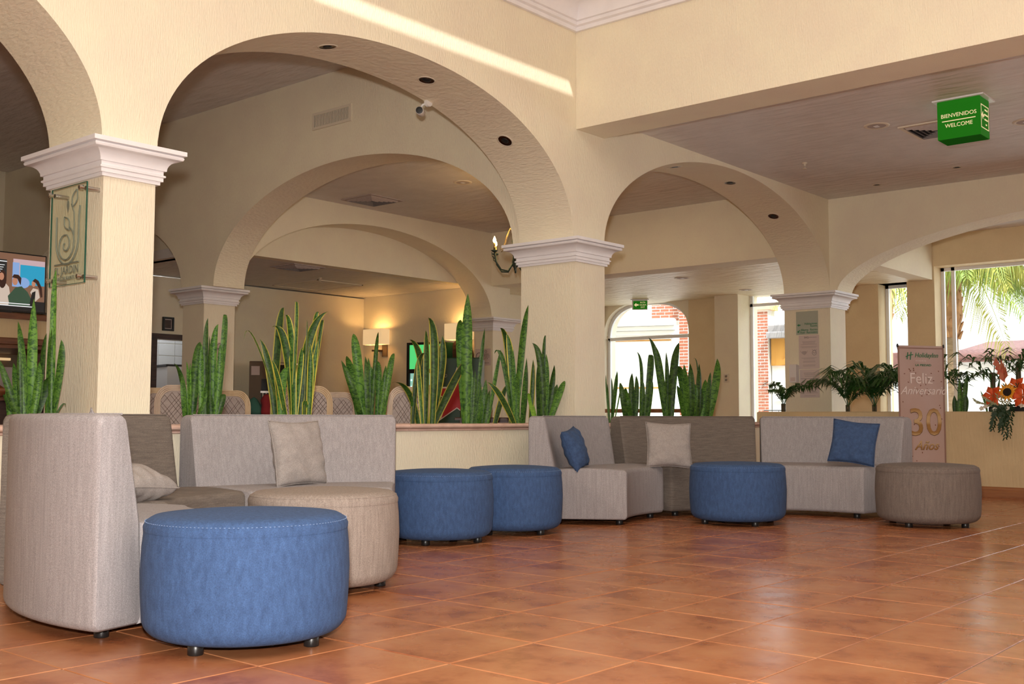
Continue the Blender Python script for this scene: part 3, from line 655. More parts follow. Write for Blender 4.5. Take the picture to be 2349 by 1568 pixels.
for g, (c, rows) in PLANTS.items():
    rg = random.Random(g); t = thing('snake_plant', PL[g], 'plant', (c[0], c[1], .715), 0, 'snake plants in the planters')
    for row in rows:
        q = [v / 1000 for v in row[:10]]; b = MB()
        zo = .02
        leaf_mesh(b, (q[0], q[1], q[2] - .02 + zo - .02), (q[3], q[4], q[5] + zo), (q[6], q[7], q[8] + zo), q[9] * rg.uniform(.86, 1.08), (rg.uniform(.2, 1.15), rg.uniform(.2, .45), rg.uniform(-.4, .4)))
        b.build('leaf', ('snake_green', 'snake_edged', 'snake_lime')[row[10]], t, smooth=True)

# small palms and lone stems in the parapet planter
def kentia(x, y, z, h, nf, label, seed, spread=.75, stem=.10, step=.5, group='potted palms along the parapet'):
    rg = random.Random(seed); t = thing('parlour_palm', label, 'plant', (x, y, z), rg.uniform(0, 6), group)
    st = MB()
    for k in range(3): st.tube([(.012 * cos(2.1 * k), .012 * sin(2.1 * k), -.02), (.02 * cos(2.1 * k), .02 * sin(2.1 * k), stem)], [.016, .010], 7)
    st.build('stem', 'kentia_stem', t, smooth=True)
    for f in range(nf):
        a = 2 * pi * f / nf + rg.uniform(-.3, .3); L = h * rg.uniform(.6, 1.05); el = rg.uniform(.75, 1.38); b = MB()
        pts = []
        for k in range(9):
            s = k / 8; rr = L * s * cos(el) * spread * (1 + .9 * s * s); zz = stem * .7 + L * s * sin(el) * (1 - .42 * s * s)
            pts.append(Vector((rr * cos(a), rr * sin(a), zz)))
        b.tube(pts, [.004 - .003 * k / 8 for k in range(9)], 5)
        for k in [1.5 + q * step for q in range(int(7 / step))]:
            for sd in (-1, 1):
                i0 = min(7, int(k)); p = pts[i0].lerp(pts[i0 + 1], k - i0); d = (pts[i0 + 1] - pts[i0]).normalized(); sidev = d.cross(Vector((0, 0, 1))).normalized() * sd
                ll = L * .50 * (1 - .45 * abs(k - 5) / 4) * rg.uniform(.85, 1.1); dirv = (d * .75 + sidev * .8 + Vector((0, 0, rg.uniform(-.1, .25)))).normalized()
                q1 = p + dirv * ll * .5 + Vector((0, 0, .01)); q2 = p + dirv * ll + Vector((0, 0, -.40 * ll)); wv = dirv.cross(Vector((0, 0, 1))).normalized() * .016
                i = len(b.v); b.v += [tuple(p), tuple(q1 - wv), tuple(q1 + wv + Vector((0, 0, .004))), tuple(q2)]; b.face((i, i + 1, i + 3, i + 2))
        b.build('frond', 'kentia', t)
    return t
kentia(-5.37, 12.42, .885, .80, 11, 'bushy parlour palm nearest to the notice column on the parapet', 3)
kentia(-5.06, 12.45, .885, .82, 11, 'bushy parlour palm between its twin and the banner', 5)
kentia(-4.70, 12.50, .885, .88, 8, 'parlour palm mostly hidden by the edge of the banner', 8)
kentia(-4.12, 12.55, .885, .66, 6, 'thin dark palm whose leaves stick out from behind the banner', 9, .7, .30, 1.0)
kentia(-3.78, 12.60, .885, .62, 6, 'airy thin palm silhouetted against the sunny white house', 12, .9, .45, 1.4)
kentia(-3.50, 12.55, .885, .60, 6, 'airy thin palm rising behind the orange lilies', 14, .8, .55, 1.4)
kentia(-6.20, 12.42, .885, .50, 6, 'small parlour palm peeking out past the notice column on the window side', 21, .7, .12)
def stems(x, y, z, spec, label):
    t = thing('snake_plant', label, 'plant', (x, y, z), 0, 'snake plants in the planters')
    for dx, h, w, tx in spec:
        b = MB(); leaf_mesh(b, (dx, 0, -.02), (dx + tx * .4, .01, h * .5), (dx + tx, 0, h), w, (pi / 2 - .3, .3, .2)); b.build('leaf', 'snake_green', t, smooth=True)
stems(-4.08, 12.42, .885, [(-.06, .20, .05, 0), (-.02, .17, .06, .01), (.03, .46, .05, .06), (-.01, .38, .04, .01), (.05, .21, .06, .02)], 'short snake plant on the parapet right beside the banner')
stems(-3.74, 12.42, .885, [(-.05, .25, .025, -.07), (-.01, .32, .03, .01), (.03, .40, .03, .06), (.0, .21, .03, -.06)], 'thin-leaved snake plant beside the flower arrangement')

# flower arrangement that hangs over the parapet
fx, fy, fz = -3.50, 12.14, .905
t = thing('flower_arrangement', 'flower arrangement of orange lilies and a sunflower hanging over the parapet', 'flowers', (fx, fy, fz))
MB().cham(-.20, .24, .02, .17, .0, .05, .008).build('tray', 'plastic_black', t)
def flower(b, c, r, np_, face, width, curl, mid=.55):
    f = Vector(face).normalized(); a0 = f.cross(Vector((0, 0, 1))).normalized(); u0 = a0.cross(f)
    for k in range(np_):
        a = 2 * pi * k / np_; d = a0 * cos(a) + u0 * sin(a); s = a0 * -sin(a) + u0 * cos(a)
        p0, p1, p2 = Vector(c), Vector(c) + d * r * mid + f * curl * r, Vector(c) + d * r + f * curl * r * .3
        i = len(b.v); b.v += [tuple(p0 + f * .004 * (k % 2)), tuple(p1 - s * r * width), tuple(p1 + f * .008), tuple(p1 + s * r * width), tuple(p2)]
        b.face((i, i + 1, i + 2)); b.face((i, i + 2, i + 3)); b.face((i + 1, i + 4, i + 2)); b.face((i + 2, i + 4, i + 3))
for c, r in (((-.13, -.03, .16), .12), ((.17, -.05, .15), .13), ((.10, .0, .25), .12), ((.33, -.02, .20), .12), ((.30, .03, .31), .10)):
    b = MB(); flower(b, c, r, 6, (-.05, -1, .25), .30, .35); o = b.build('lily', 'orange_petal', t)
    s = MB()
    for k in range(5): s.tube([c, (c[0] + .03 * cos(k * 1.3), c[1] - .07, c[2] + .03 * sin(k * 1.3))], .002, 5)
    s.build('stamen', 'tip_tan', o)
b = MB(); flower(b, (.02, -.06, .20), .11, 14, (-.05, -1, .2), .16, .08); o = b.build('sunflower', 'yellow_petal', t)
M = Matrix.Translation((.02, -.065, .20)) @ Matrix.Rotation(RD(80), 4, 'X')
MB().lathe([(.045, 0), (.042, .012), (.02, .018), (.002, .016)], 16, M).build('disc', 'flower_disc', o)
for k, (x, z, r) in enumerate(((-.20, .02, .028), (-.11, -.01, .03), (.02, .0, .028), (.14, .05, .03), (.16, .03, .03), (-.24, .0, .03), (.0, -.13, .02))):
    b = MB(); flower(b, (x, -.07, z + .03), r, 5, (0, -1, .3), .45, .3); b.build('small_white_flower', 'white_petal', t)
b = MB()
for k in range(7):
    c = Vector((-.02 - .01 * k, -.0, .30 + .025 * k)); sd = 1 if k % 2 else -1
    i = len(b.v); b.v += [tuple(c), tuple(c + Vector((sd * .05, -.03, .05))), tuple(c + Vector((sd * .02, -.01, .17 - .008 * k))), tuple(c + Vector((0, .015, .06)))]; b.face((i, i + 1, i + 2, i + 3))
b.build('red_bract', 'bract_red', t)
rg = random.Random(2)
def sprig(b, p, d, L, w, n):
    d = Vector(d).normalized()
    for k in range(n):
        c = Vector(p) + d * L * k / n + Vector((rg.uniform(-.01, .01), rg.uniform(-.01, .01), -.10 * L * (k / n) ** 2))
        for sd in (-1, 1):
            s = Vector((sd, rg.uniform(-.6, .1), rg.uniform(-.2, .5))).normalized() * w * (1.1 - .6 * k / n); e = c + s + d * w * .7; q = Vector((0, 0, w * .28))
            i = len(b.v); b.v += [tuple(c), tuple((c + e) / 2 + q), tuple(e), tuple((c + e) / 2 - q)]; b.face((i, i + 1, i + 2, i + 3))
b = MB()
for x in (-.02, .03, -.06, .0, .06, -.09, .02, -.04): sprig(b, (x, -.05, .07), (rg.uniform(-.35, .1), -.30, -1), rg.uniform(.2, .36), .052, 13)
b.build('hanging_fern', 'fern_dark', t)
b = MB()
for k in range(9): sprig(b, (-.16 + .02 * k, -.03, .05), (-.8 + .12 * k, -.4, .5 - .15 * (k % 3)), .20, .035, 7)
b.build('pale_foliage', 'pale_leaf', t)
b = MB()
for k in range(6): sprig(b, (.05 + .05 * k, .03, .06), (-.2 + .25 * k, -.3, .8), .28, .04, 8)
b.build('green_foliage', 'fern_dark', t)

# ------------------------------------------------------------------ anniversary banner
p0, p1 = Vector((-4.457, 11.62, 0)), Vector((-4.140, 12.115, 0)); bw = (p1 - p0).length; ang = atan2(p1.y - p0.y, p1.x - p0.x)
t = thing('banner_stand', 'pink upright anniversary banner reading Feliz Aniversario 30 beside the grey sofa', 'banner', p0, ang)
BH = 1.615
MB().box(0, bw, 0, .004, .03, BH).build('banner_sheet', 'banner_pink', t)
e = MB()
for x0, x1, z0, z1 in ((0, .018, .03, BH), (bw - .018, bw, .03, BH), (.018, bw - .018, BH - .035, BH - .022), (0, bw, .03, .05)): e.box(x0, x1, -.003, 0, z0, z1)
e.build('banner_border', 'banner_edge', t)
for x in (0, bw): MB().lathe([(.010, -.02), (.013, -.008), (.010, .012), (.003, .018)], 10, Matrix.Translation((x, .002, BH))).build('corner_cap', 'plastic_black', t)
f = MB()
f.tube([(.02, .03, .03), (bw / 2, .10, .75), (bw - .0, .012, BH)], .007, 6).tube([(bw - .02, .03, .03), (bw / 2, .10, .75), (.0, .012, BH)], .007, 6).tube([(bw / 2, .10, .75), (bw / 2, .42, .01)], .007, 6)
f.build('frame_rod', 'plastic_black', t)
S = bw / .59
text('HolidayInn', .073 * S, (.362 * S, -.004, BH - .105), RYM, 'green_ink', t, .0015, shear=.25, sx=.95)
h = MB()
hm = lambda x, z: (.145 * S + x * S, -.005, BH - .11 + z * S)
h.tube([hm(-.020, .035), hm(-.030, -.040)], .005, 6).tube([hm(.022, .040), hm(.010, -.045)], .005, 6).tube([hm(-.045, -.012), hm(-.01, .004), hm(.045, .012)], .005, 6)
h.build('emblem', 'green_ink', t)
text('AN IHG HOTEL', .020 * S, (.29 * S, -.004, BH - .165), RYM, 'banner_white', t, .001)
text('LA PIEDAD', .034 * S, (.32 * S, -.004, BH - .212), RYM, 'green_ink', t, .0015, sx=1.25)
text('Feliz', .165 * S, (.285 * S, -.005, BH - .36), RYM, 'banner_white', t, .003)
text('Aniversario', .125 * S, (.31 * S, -.005, BH - .49), RYM, 'banner_white', t, .003, shear=.4)
text('30', .42 * S, (.333 * S, -.004, BH - .846), RYM, 'gold_shade', t, .001, sx=1.05, name='number_shade')
text('30', .42 * S, (.325 * S, -.009, BH - .84), RYM, 'gold', t, .004, sx=1.05)
text('Años', .14 * S, (.339 * S, -.004, BH - 1.084), RYM, 'gold_shade', t, .001, shear=.4, name='word_shade')
text('Años', .14 * S, (.335 * S, -.005, BH - 1.08), RYM, 'gold', t, .003, shear=.4)
rg = random.Random(5); c = MB()
for k in range(42):
    x, z, a = rg.uniform(.05, bw - .04), rg.uniform(.15, BH - .2), rg.uniform(0, 3); M = Matrix.Translation((x, -.004, z)) @ Matrix.Rotation(a, 4, 'Y'); c.box(-.009 * rg.uniform(.3, 1), .008, 0, .002, -.004, .004, M)
c = c.build('confetti', 'confetti', t); c['kind'] = 'stuff'

# ------------------------------------------------------------------ signs and fixtures of the lobby
# etched glass sign on the first column
t = thing('glass_sign', 'etched glass sign reading El Jardin on four metal studs, by the television', 'sign', (-6.045, 3.193, 1.88))
gx, gz, gy = .205, .29, -.092
MB().box(-gx, gx, gy, gy + .008, -gz, gz).build('pane', 'sign_glass', t)
e = MB()
for a in ((gx - .002, gx + .001, -gz + .002, gz - .002), (-gx - .001, -gx + .002, -gz + .002, gz - .002), (-gx, gx, -gz - .001, -gz + .002), (-gx, gx, gz - .002, gz + .001)): e.box(a[0], a[1], gy - .0005, gy + .0085, a[2], a[3])
e.build('edge', 'glass_edge', t)
for sx, sz in ((-1, 1), (1, 1), (-1, -1), (1, -1)):
    M = Matrix.Translation((sx * (gx - .025), 0, sz * (gz - .035))) @ Matrix.Rotation(pi / 2, 4, 'X')
    st = MB().lathe([(.013, 0), (.013, .085)], 16, M).build('stud', 'steel', t, auto=40)
    MB().lathe([(.014, .1), (.014, .122), (.011, .125)], 16, M).build('stud_cap', 'chrome', st, auto=40)
def etch(pts, r=.0035): MB().tube([(x, gy - .0005, z) for x, z in pts], r, 5).build('etched_line', 'etching', t)
etch([(-.13, .12)] + [(-.13 + .0 * k, .12 - .03 * k) for k in range(6)] + [(.0 - .13 * cos(a), -.02 - .15 * sin(a)) for a in [pi * k / 14 for k in range(15)]] + [(.13, .02), (.13, .10), (.14, .16)], .0055)
etch([((.012 + .0085 * a) * cos(a + 2.2) - .02, -.055 + (.012 + .0085 * a) * sin(a + 2.2)) for a in [k * .35 for k in range(34)]], .0045)
etch([(.075, -.02), (.078, .06), (.07, .13), (.04, .18)], .004)
def leafline(cx, cz, l, w, a): etch([(cx + l * s * cos(a) - w * sin(pi * s) * sin(a), cz + l * s * sin(a) + w * sin(pi * s) * cos(a)) for s in [k / 8 for k in range(9)]] + [(cx + l * s * cos(a) + w * sin(pi * s) * sin(a), cz + l * s * sin(a) - w * sin(pi * s) * cos(a)) for s in [1 - k / 8 for k in range(9)]], .004)
leafline(.05, .16, .11, .028, 1.1); leafline(.02, .03, .10, .028, 2.2)
MB().prism([(.0, .0), (.015, .03), (.012, .06), (-.004, .075), (-.012, .04)], 0, .002, Matrix.Translation((.0, gy - .001, .135)) @ Matrix.Rotation(pi / 2, 4, 'X')).build('etched_leaf', 'etching', t)
etch([(-.14, -.165), (.14, -.165)], .004)
text('EL JARDIN', .062, (0, gy - .001, -.205), RYM, 'etching', t, .001)
text('RESTAURANTE', .030, (0, gy - .001, -.252), RYM, 'etching', t, .001)

# hanging illuminated sign
CZ = 3.586
t = thing('hanging_sign', 'green illuminated ceiling box reading Bienvenidos Welcome', 'sign', (-3.075, 9.63, CZ - .012))
MB().box(-.215, .215, -.145, .185, 0, .012).build('ceiling_plate', 'white_metal', t)
MB().cham(-.180, .180, -.118, .118, -.335, 0, .004).build('light_box', 'green_box', t)
MB().box(-.176, .176, -.114, .114, -.338, -.335).build('bottom_panel', 'green_box_dark', t)
text('BIENVENIDOS', .048, (-.0, -.119, -.135), RYM, 'letter_cream', t, .001, sx=1.0)
text('WELCOME', .048, (-.0, -.119, -.222), RYM, 'letter_cream', t, .001, sx=1.0)
MB().box(-.14, .14, -.120, -.118, -.183, -.176).build('line', 'letter_cream', t)
b = MB()
for a in ((-.10, .10, -.075, -.068), (-.10, .10, -.272, -.265), (-.10, -.094, -.265, -.075), (.094, .10, -.265, -.075)): b.box(.180, .182, a[0], a[1], a[2], a[3])
b.prism([(-.085, -.16), (-.05, -.125), (-.05, -.15), (-.02, -.15), (-.02, -.17), (-.05, -.17), (-.05, -.195)], .180, .182, Matrix(((0, 0, 1, 0), (1, 0, 0, 0), (0, 1, 0, 0), (0, 0, 0, 1))))
b.build('arrow_frame', 'letter_cream', t)
for k, s in enumerate(('SALIDA DE', 'EMERGENCIA', 'EMERGENCY', 'EXIT')): text(s, .019, (.181, .035, -.105 - k * .042), RXP, 'letter_cream', t, .001, sx=.85)

# exit sign deeper in
t = thing('exit_sign', 'small green emergency exit sign with an arrow, above the arched window', 'sign', (-10.80, 16.15, 2.92), RD(28))
MB().box(-.16, .16, -.05, .10, -.014, 0).build('ceiling_plate', 'white_metal', t)
MB().prism([(-.135, -.03), (.135, -.03), (.135, .03), (-.135, .03)], -.185, -.014).build('light_box', 'white_paint', t)
MB().box(-.115, .13, -.034, -.031, -.175, -.03).build('face', 'green_box', t)
MB().prism([(-.10, 0), (-.06, .035), (-.06, .013), (-.02, .013), (-.02, -.013), (-.06, -.013), (-.06, -.035)], 0, .003, Matrix.Translation((.0, -.034, -.10)) @ Matrix.Rotation(pi / 2, 4, 'X')).build('arrow', 'letter_cream', t)
for k, s in enumerate(('RUTA', 'SALIDA', 'EXIT')): text(s, .036, (.055, -.036, -.06 - k * .042), RYM, 'letter_cream', t, .001)

# recessed spots
def downlight(loc, normal, label, group, r=.074):
    z = Vector(normal).normalized(); M = z.to_track_quat('Z', 'Y').to_matrix().to_4x4()
    t = thing('recessed_spotlight', label, 'spotlight', loc, 0, group); t.rotation_euler = M.to_euler()
    MB().lathe([(r * .84, -.001), (r * .86, .006), (r, .005), (r * 1.02, .001)], 28, cap0=False, cap1=False).build('trim_ring', 'bone', t, smooth=True)
    MB().lathe([(r * .84, .004), (r * .80, .0035), (r * .45, .0022)], 28, cap0=False, cap1=False).build('reflector', 'reflector_dark', t, smooth=True)
    MB().lathe([(r * .46, .001), (r * .46, .0045), (r * .30, .006), (r * .02, .0065)], 20).build('lamp', 'black', t, smooth=True)
def arch_spot(yc, half, rise, n, y, label, group):
    z = SPR + rise * sell((y - yc) / half, n); z2 = SPR + rise * sell((y + .01 - yc) / half, n); dz = (z2 - z) / .01
    nn = Vector((0, dz, -1)).normalized(); downlight(Vector((-6.136, y, z)) + nn * .001, nn, label, group)
for y, l in ((5.09, 'at the crown'), (6.12, 'half way down'), (7.09, 'lowest one, near the corner column')):
    arch_spot(5.595, 2.063, 1.16, 2.08, y, 'round recessed spotlight in the soffit of the big arch, ' + l, 'spotlights in the big arch')
for y, l in ((9.86, 'at the crown'), (11.04, 'in the middle'), (12.10, 'lowest, above the notice column')):
    arch_spot(10.555, 2.425, 1.13, 2.0, y, 'round recessed spotlight in the soffit of the second arch, ' + l, 'spotlights in the second arch')
downlight((-3.97, 12.18, CZ - .001), (0, 0, -1), 'small chrome ceiling spotlight near the wide arch, closer to the hanging sign', 'ceiling spotlights', .05)
downlight((-5.0, 12.50, CZ - .001), (0, 0, -1), 'small chrome ceiling spotlight near the wide arch, closer to the notice column', 'ceiling spotlights', .05)
def speaker(loc, label):
    t = thing('ceiling_speaker', label, 'speaker', loc, 0, 'round ceiling speakers')
    MB().lathe([(.085, -.006), (.105, -.010), (.118, -.004), (.12, 0)], 32, cap0=False, cap1=False).build('rim', 'bone', t, smooth=True)
    MB().lathe([(.086, -.006), (.05, -.0075), (.001, -.008)], 32, cap0=False).build('grille', 'cane_cloth', t, smooth=True)
    MB().box(-.022, .022, -.028, .028, -.011, -.0075).build('badge', 'moulding_white', t)
speaker((-3.97, 9.95, CZ), 'round ceiling speaker between the sprinkler and the hanging sign')
speaker((-2.85, 10.70, CZ), 'round ceiling speaker cut by the picture edge beyond the hanging sign')
speaker((-9.27, 9.90, 3.773), 'round restaurant ceiling speaker near the warm glow of the chandelier')
speaker((-8.62, 14.03, 2.92), 'round speaker in the bright textured low ceiling behind the second arch')
speaker((-8.62, 16.0, 2.92), 'round speaker in the low ceiling close to the windows')
def sprinkler(loc, label):
    t = thing('sprinkler', label, 'sprinkler', loc, 0, 'fire sprinklers')
    MB().lathe([(.03, 0), (.028, -.008), (.012, -.012), (.010, -.035)], 12).build('pipe', 'bone', t, smooth=True)
    MB().lathe([(.004, -.035), (.004, -.06), (.024, -.062), (.024, -.066), (.002, -.067)], 12).build('deflector', 'bone', t, smooth=True)
sprinkler((-5.16, 10.92, CZ), 'small pale fire sprinkler on the ceiling in front of the second arch')
sprinkler((-13.16, 10.84, 2.972), 'small pale fire sprinkler on the restaurant ceiling past the inner arch')
def diffuser(loc, s, label, m='bone'):
    t = thing('ceiling_vent', label, 'vent', loc, 0, 'square ceiling air diffusers')
    b = MB()
    for k in range(4):
        a = pi / 2 * k; M = Matrix.Rotation(a, 4, 'Z'); b.box(-s, s - .035, -s, -s + .035, -.012, 0, M)
    b.build('frame', m, t)
    MB().box(-s + .03, s - .03, -s + .03, s - .03, -.004, -.001).build('backing', 'black', t)
    for q in range(5):
        r0 = s - .045 - q * (s - .05) / 5.5
        for k in range(4):
            M = Matrix.Rotation(pi / 2 * k, 4, 'Z')
            c = MB(); i = c.vert(M @ Vector((-r0, -r0, -.004))); c.vert(M @ Vector((r0, -r0, -.004))); c.vert(M @ Vector((r0 - .02, -r0 + .02, -.030))); c.vert(M @ Vector((-r0 + .02, -r0 + .02, -.030))); c.face((0, 1, 2, 3)); c.build('louvre', 'cane_cloth', t)
diffuser((-3.55, 10.42, CZ), .29, 'square ceiling air diffuser beside the hanging sign')
diffuser((-10.98, 9.93, 3.773), .30, 'square air diffuser in the restaurant ceiling, seen under the vented arch', 'cane_cloth')
diffuser((-12.44, 9.83, 2.972), .28, 'square air diffuser in the far restaurant ceiling, past the inner arch', 'cane_cloth')
diffuser((-15.6, 9.6, 2.972), .28, 'square air diffuser above the kitchen door', 'cane_cloth')
t = thing('ceiling_hatch', 'flat rectangular access hatch in the far restaurant ceiling', 'hatch', (-13.9, 11.4, 2.972))
MB().box(-.55, .55, -.45, .45, -.008, 0).build('panel', 'ceiling_plaster', t)
b = MB()
for k in range(2): b.box(-.57, .57, (-.47, .45)[k], (-.45, .47)[k], -.014, 0).box((-.57, .55)[k], (-.55, .57)[k], -.47, .47, -.014, 0)
b.build('frame', 'bone', t)
# wall vent above the restaurant arch
t = thing('wall_vent', 'cream rectangular wall vent with vertical fins above the inner arch', 'vent', (-9.165, 7.682, 4.110))
b = MB(); X, Z = .325, .095
for a in ((-X, X, Z - .028, Z), (-X, X, -Z, -Z + .028), (-X, -X + .03, -Z + .028, Z - .028), (X - .03, X, -Z + .028, Z - .028)): b.box(a[0], a[1], -.014, 0, a[2], a[3])
b.build('frame', 'bone', t); MB().box(-X + .02, X - .02, -.003, -.001, -Z + .02, Z - .02).build('backing', 'black', t)
fm = MB().box(-.004, .004, -.012, -.003, -Z + .028, Z - .028).mesh('fin', 'bone')
for k in range(30):
    o = bpy.data.objects.new('fin', fm); COL.objects.link(o); o.parent = t; o.location = (-X + .045 + k * (2 * X - .09) / 29, 0, 0); o.rotation_euler = (0, 0, .5)
# security camera
t = thing('security_camera', 'small white bullet camera hung from the inner edge of the big arch', 'camera', (-6.49, 6.40, 3.41))
MB().lathe([(.035, 0), (.035, .03)], 16, Matrix.Translation((.05, .03, .07)) @ Matrix.Rotation(pi / 2, 4, 'Y')).build('mount', 'white_paint', t, auto=40)
MB().tube([(.052, .03, .07), (.01, .02, .06), (0, 0, .03)], .010, 8).build('arm', 'white_paint', t, smooth=True)
M = Vector((.62, -.78, -.12)).normalized().to_track_quat('Z', 'Y').to_matrix().to_4x4()
MB().lathe([(.028, -.09), (.034, -.08), (.034, .06), (.030, .066)], 20, M).build('body', 'white_paint', t, auto=40)
MB().lathe([(.030, .067), (.016, .069), (.014, .064), (.001, .063)], 20, M).build('lens', 'black', t, auto=40)

# direction sign and notices on the third column
PY = 12.980
t = thing('direction_sign', 'sage green sign with arrows to rooms and pool on the notice column', 'sign', (-6.136, PY, 2.038))
MB().box(-.148, .148, -.006, 0, -.150, .148).build('board', 'sage', t)
for k, s in enumerate(('Habitaciones', 'Rooms', 'Alberca · Recreo', 'Pool · Recreation')): text(s, .040, (.140, -.007, (-.012, -.042, -.090, -.122)[k]), RYM, 'green_ink', t, .001, 'RIGHT', sx=.82)
b = MB(); fl_ = Matrix.Translation((0, -.008, 0)) @ Matrix.Rotation(pi / 2, 4, 'X')
b.prism([(-.132, -.027), (-.11, -.010), (-.11, -.020), (-.088, -.020), (-.088, -.034), (-.11, -.034), (-.11, -.044)], 0, .002, fl_)
b.prism([(-.128, -.122), (-.128, -.095), (-.118, -.104), (-.100, -.088), (-.094, -.094), (-.110, -.112), (-.101, -.122)], 0, .002, fl_)
b.build('arrow', 'green_ink', t)
t = thing('notice', 'long paper notice with a face mask drawing under the sage sign', 'notice', (-6.115, PY, 1.665))
MB().box(-.137, .137, -.004, 0, -.215, .215).build('sheet', 'paper', t)
text('IHG', .036, (-.03, -.005, .185), RYM, 'ink', t, .001); text('HOTELS & RESORTS', .012, (.055, -.005, .185), RYM, 'ink_pale', t, .001)
def lines(t, rows, m='ink_pale', x0=-.115, x1=.115):
    rg = random.Random(len(rows)); b = MB()
    for z in rows:
        d = rg.uniform(0, .05); b.box(x0 + d, x1 - d, -.0052, -.004, z - .0028, z + .0028)
    o = b.build('printed_text', m, t); o['kind'] = 'stuff'
lines(t, (.135, .122, .109, .096, .070, .057, -.075, -.088, -.115, -.128, -.165, -.178))
b = MB(); b.tube([(-.115, -.005, .020), (-.10, -.005, -.010), (-.085, -.005, .0)], .002, 5).tube([(-.02, -.005, .02), (-.028, -.005, -.01), (-.042, -.005, 0)], .002, 5)
b.prism([(-.095, .008), (-.075, .014), (-.062, .012), (-.05, .014), (-.035, .008), (-.038, -.022), (-.062, -.036), (-.09, -.022)], 0, .002, Matrix.Translation((0, -.004, 0)) @ Matrix.Rotation(pi / 2, 4, 'X'))
b.build('mask_drawing', 'ink_pale', t)
b = MB(); b.tube([(.045, -.005, .03), (.06, -.005, .015), (.075, -.005, .028), (.09, -.005, .015), (.10, -.005, .03)], .002, 5).tube([(.072 + .028 * cos(a), -.005, -.012 + .03 * sin(a)) for a in [2 * pi * k / 14 for k in range(15)]], .002, 5).tube([(.055, -.005, 0), (.072, -.005, -.02), (.092, -.005, 0)], .002, 5)
b.build('hands_drawing', 'ink', t)
t = thing('notice', 'lower paper notice with three small round icons on the notice column', 'notice', (-6.113, PY, 1.265))
MB().box(-.131, .131, -.004, 0, -.178, .178).build('sheet', 'paper', t)
MB().box(-.12, .12, -.0052, -.004, .060, .064).build('rule', 'ink', t)
lines(t, (.135, .122, .109, .09, -.155), x0=-.11); lines(t, (.035, .022, .009, -.045, -.058, -.105, -.118), x0=-.05)
for z in (.02, -.05, -.11): MB().tube([(-.085 + .018 * cos(a), -.005, z + .018 * sin(a)) for a in [2 * pi * k / 12 for k in range(13)]], .002, 5).build('icon', 'ink_pale', t)
t = thing('dispenser', 'pale blank dispenser box on the shaded side of the notice column', 'dispenser', (-6.30, PY, 1.395))
MB().cham(-.05, .045, -.085, 0, -.115, .115, .012).build('body', 'paper_white', t); MB().box(-.035, .03, -.088, -.085, -.10, -.05).build('nozzle_cover', 'paper', t)
t = thing('light_switch', 'steel double light switch plate beside the tall window', 'switch', (-9.28, 16.50, 1.50))
MB().cham(-.05, .05, -.012, 0, -.075, .075, .004).build('plate', 'bone', t)
for z in (-.03, .03): MB().box(-.02, .02, -.02, -.012, z - .018, z + .018).build('rocker', 'steel', t)

# ------------------------------------------------------------------ restaurant behind the arcade
def chair(x, y, face, label, m, top=1.115, w=.50):
    """high-backed rattan dining chair; face = heading (degrees) the back's outer side looks to"""
    t = thing('rattan_chair', label, 'chair', (x, y, 0), RD(face), 'rattan dining chairs')
    hw = w / 2
    arc = lambda d: [(sx, 0, z) for sx, z in [(-hw + d, .40), (-hw + d, top - .16)] + [(-hw + d + (.13 - d * .5) * (1 - cos(a)), top - .16 + (.16 - d) * sin(a)) for a in [pi / 2 * k / 6 for k in range(1, 7)]] + [(hw - d - (.13 - d * .5) * (1 - sin(a)), top - .16 + (.16 - d) * cos(a)) for a in [pi / 2 * k / 6 for k in range(7)]] + [(hw - d, .40)]]
    f = MB()
    for d in (.006, .020, .034, .048): f.tube(arc(d), .0082, 6)
    f.build('back_frame', m, t, smooth=True)
    b = MB(); p = arc(.055); b.prism([(q[0], q[2]) for q in p], -.006, .006, Matrix.Rotation(pi / 2, 4, 'X')); b.build('back_panel', 'cane_cloth', t)
    c = MB(); rg = random.Random(label)
    for sd in (-1, 1):
        for k in range(26):
            o = -.55 + k * 1.3 / 26 + rg.uniform(-.012, .012)
            if rg.random() < .18: continue
            pts = []
            for q in range(25):
                u = -hw + .055 + (w - .11) * q / 24; z = .42 + (u * sd + hw) * 1.25 + o
                zt = top - .06 - max(0, abs(u) - hw + .16) ** 2 * 5
                if .42 < z < zt: pts.append((u, z))
            if len(pts) > 2:
                a, e = pts[0], pts[-1]
                for yy in (-.008, .008): c.tube([(a[0], yy, a[1]), (e[0], yy, e[1])], .0017, 4)
    c = c.build('woven_cane', 'cane_dark', t); c['kind'] = 'stuff'
    MB().cham(-hw + .02, hw - .02, -.46, .0, .41, .47, .02).build('seat', 'cane_cloth', t)
    for sx in (-1, 1):
        for yy, r in ((-.43, .018), (0, .02)):
            MB().tube([(sx * (hw - .03), yy + (.03 if yy == 0 else -.0), 0), (sx * (hw - .03), yy, .42)], r, 8).build('leg', m, t, smooth=True)
    return t
chair(-8.70, 5.60, 66, 'pale rattan dining chair directly behind the slim snake plant', 'rattan_pale')
chair(-9.75, 6.05, 60, 'honey rattan dining chair peeking out behind the pale one near the sign column', 'rattan')
chair(-8.92, 6.22, 28, 'honey rattan dining chair showing only its corner beside the slim snake plant', 'rattan', 1.08)
chair(-7.98, 6.42, 46, 'honey rattan dining chair behind the yellow-edged snake plant above the beige cushion', 'rattan')
chair(-8.62, 7.30, 40, 'pale rattan dining chair half hidden behind the honey one below the first wall lamp', 'rattan_pale', 1.08)
chair(-6.98, 6.78, 78, 'pale rattan dining chair between two snake plants over the bare stretch of planter rim', 'rattan_pale', 1.10, .46)

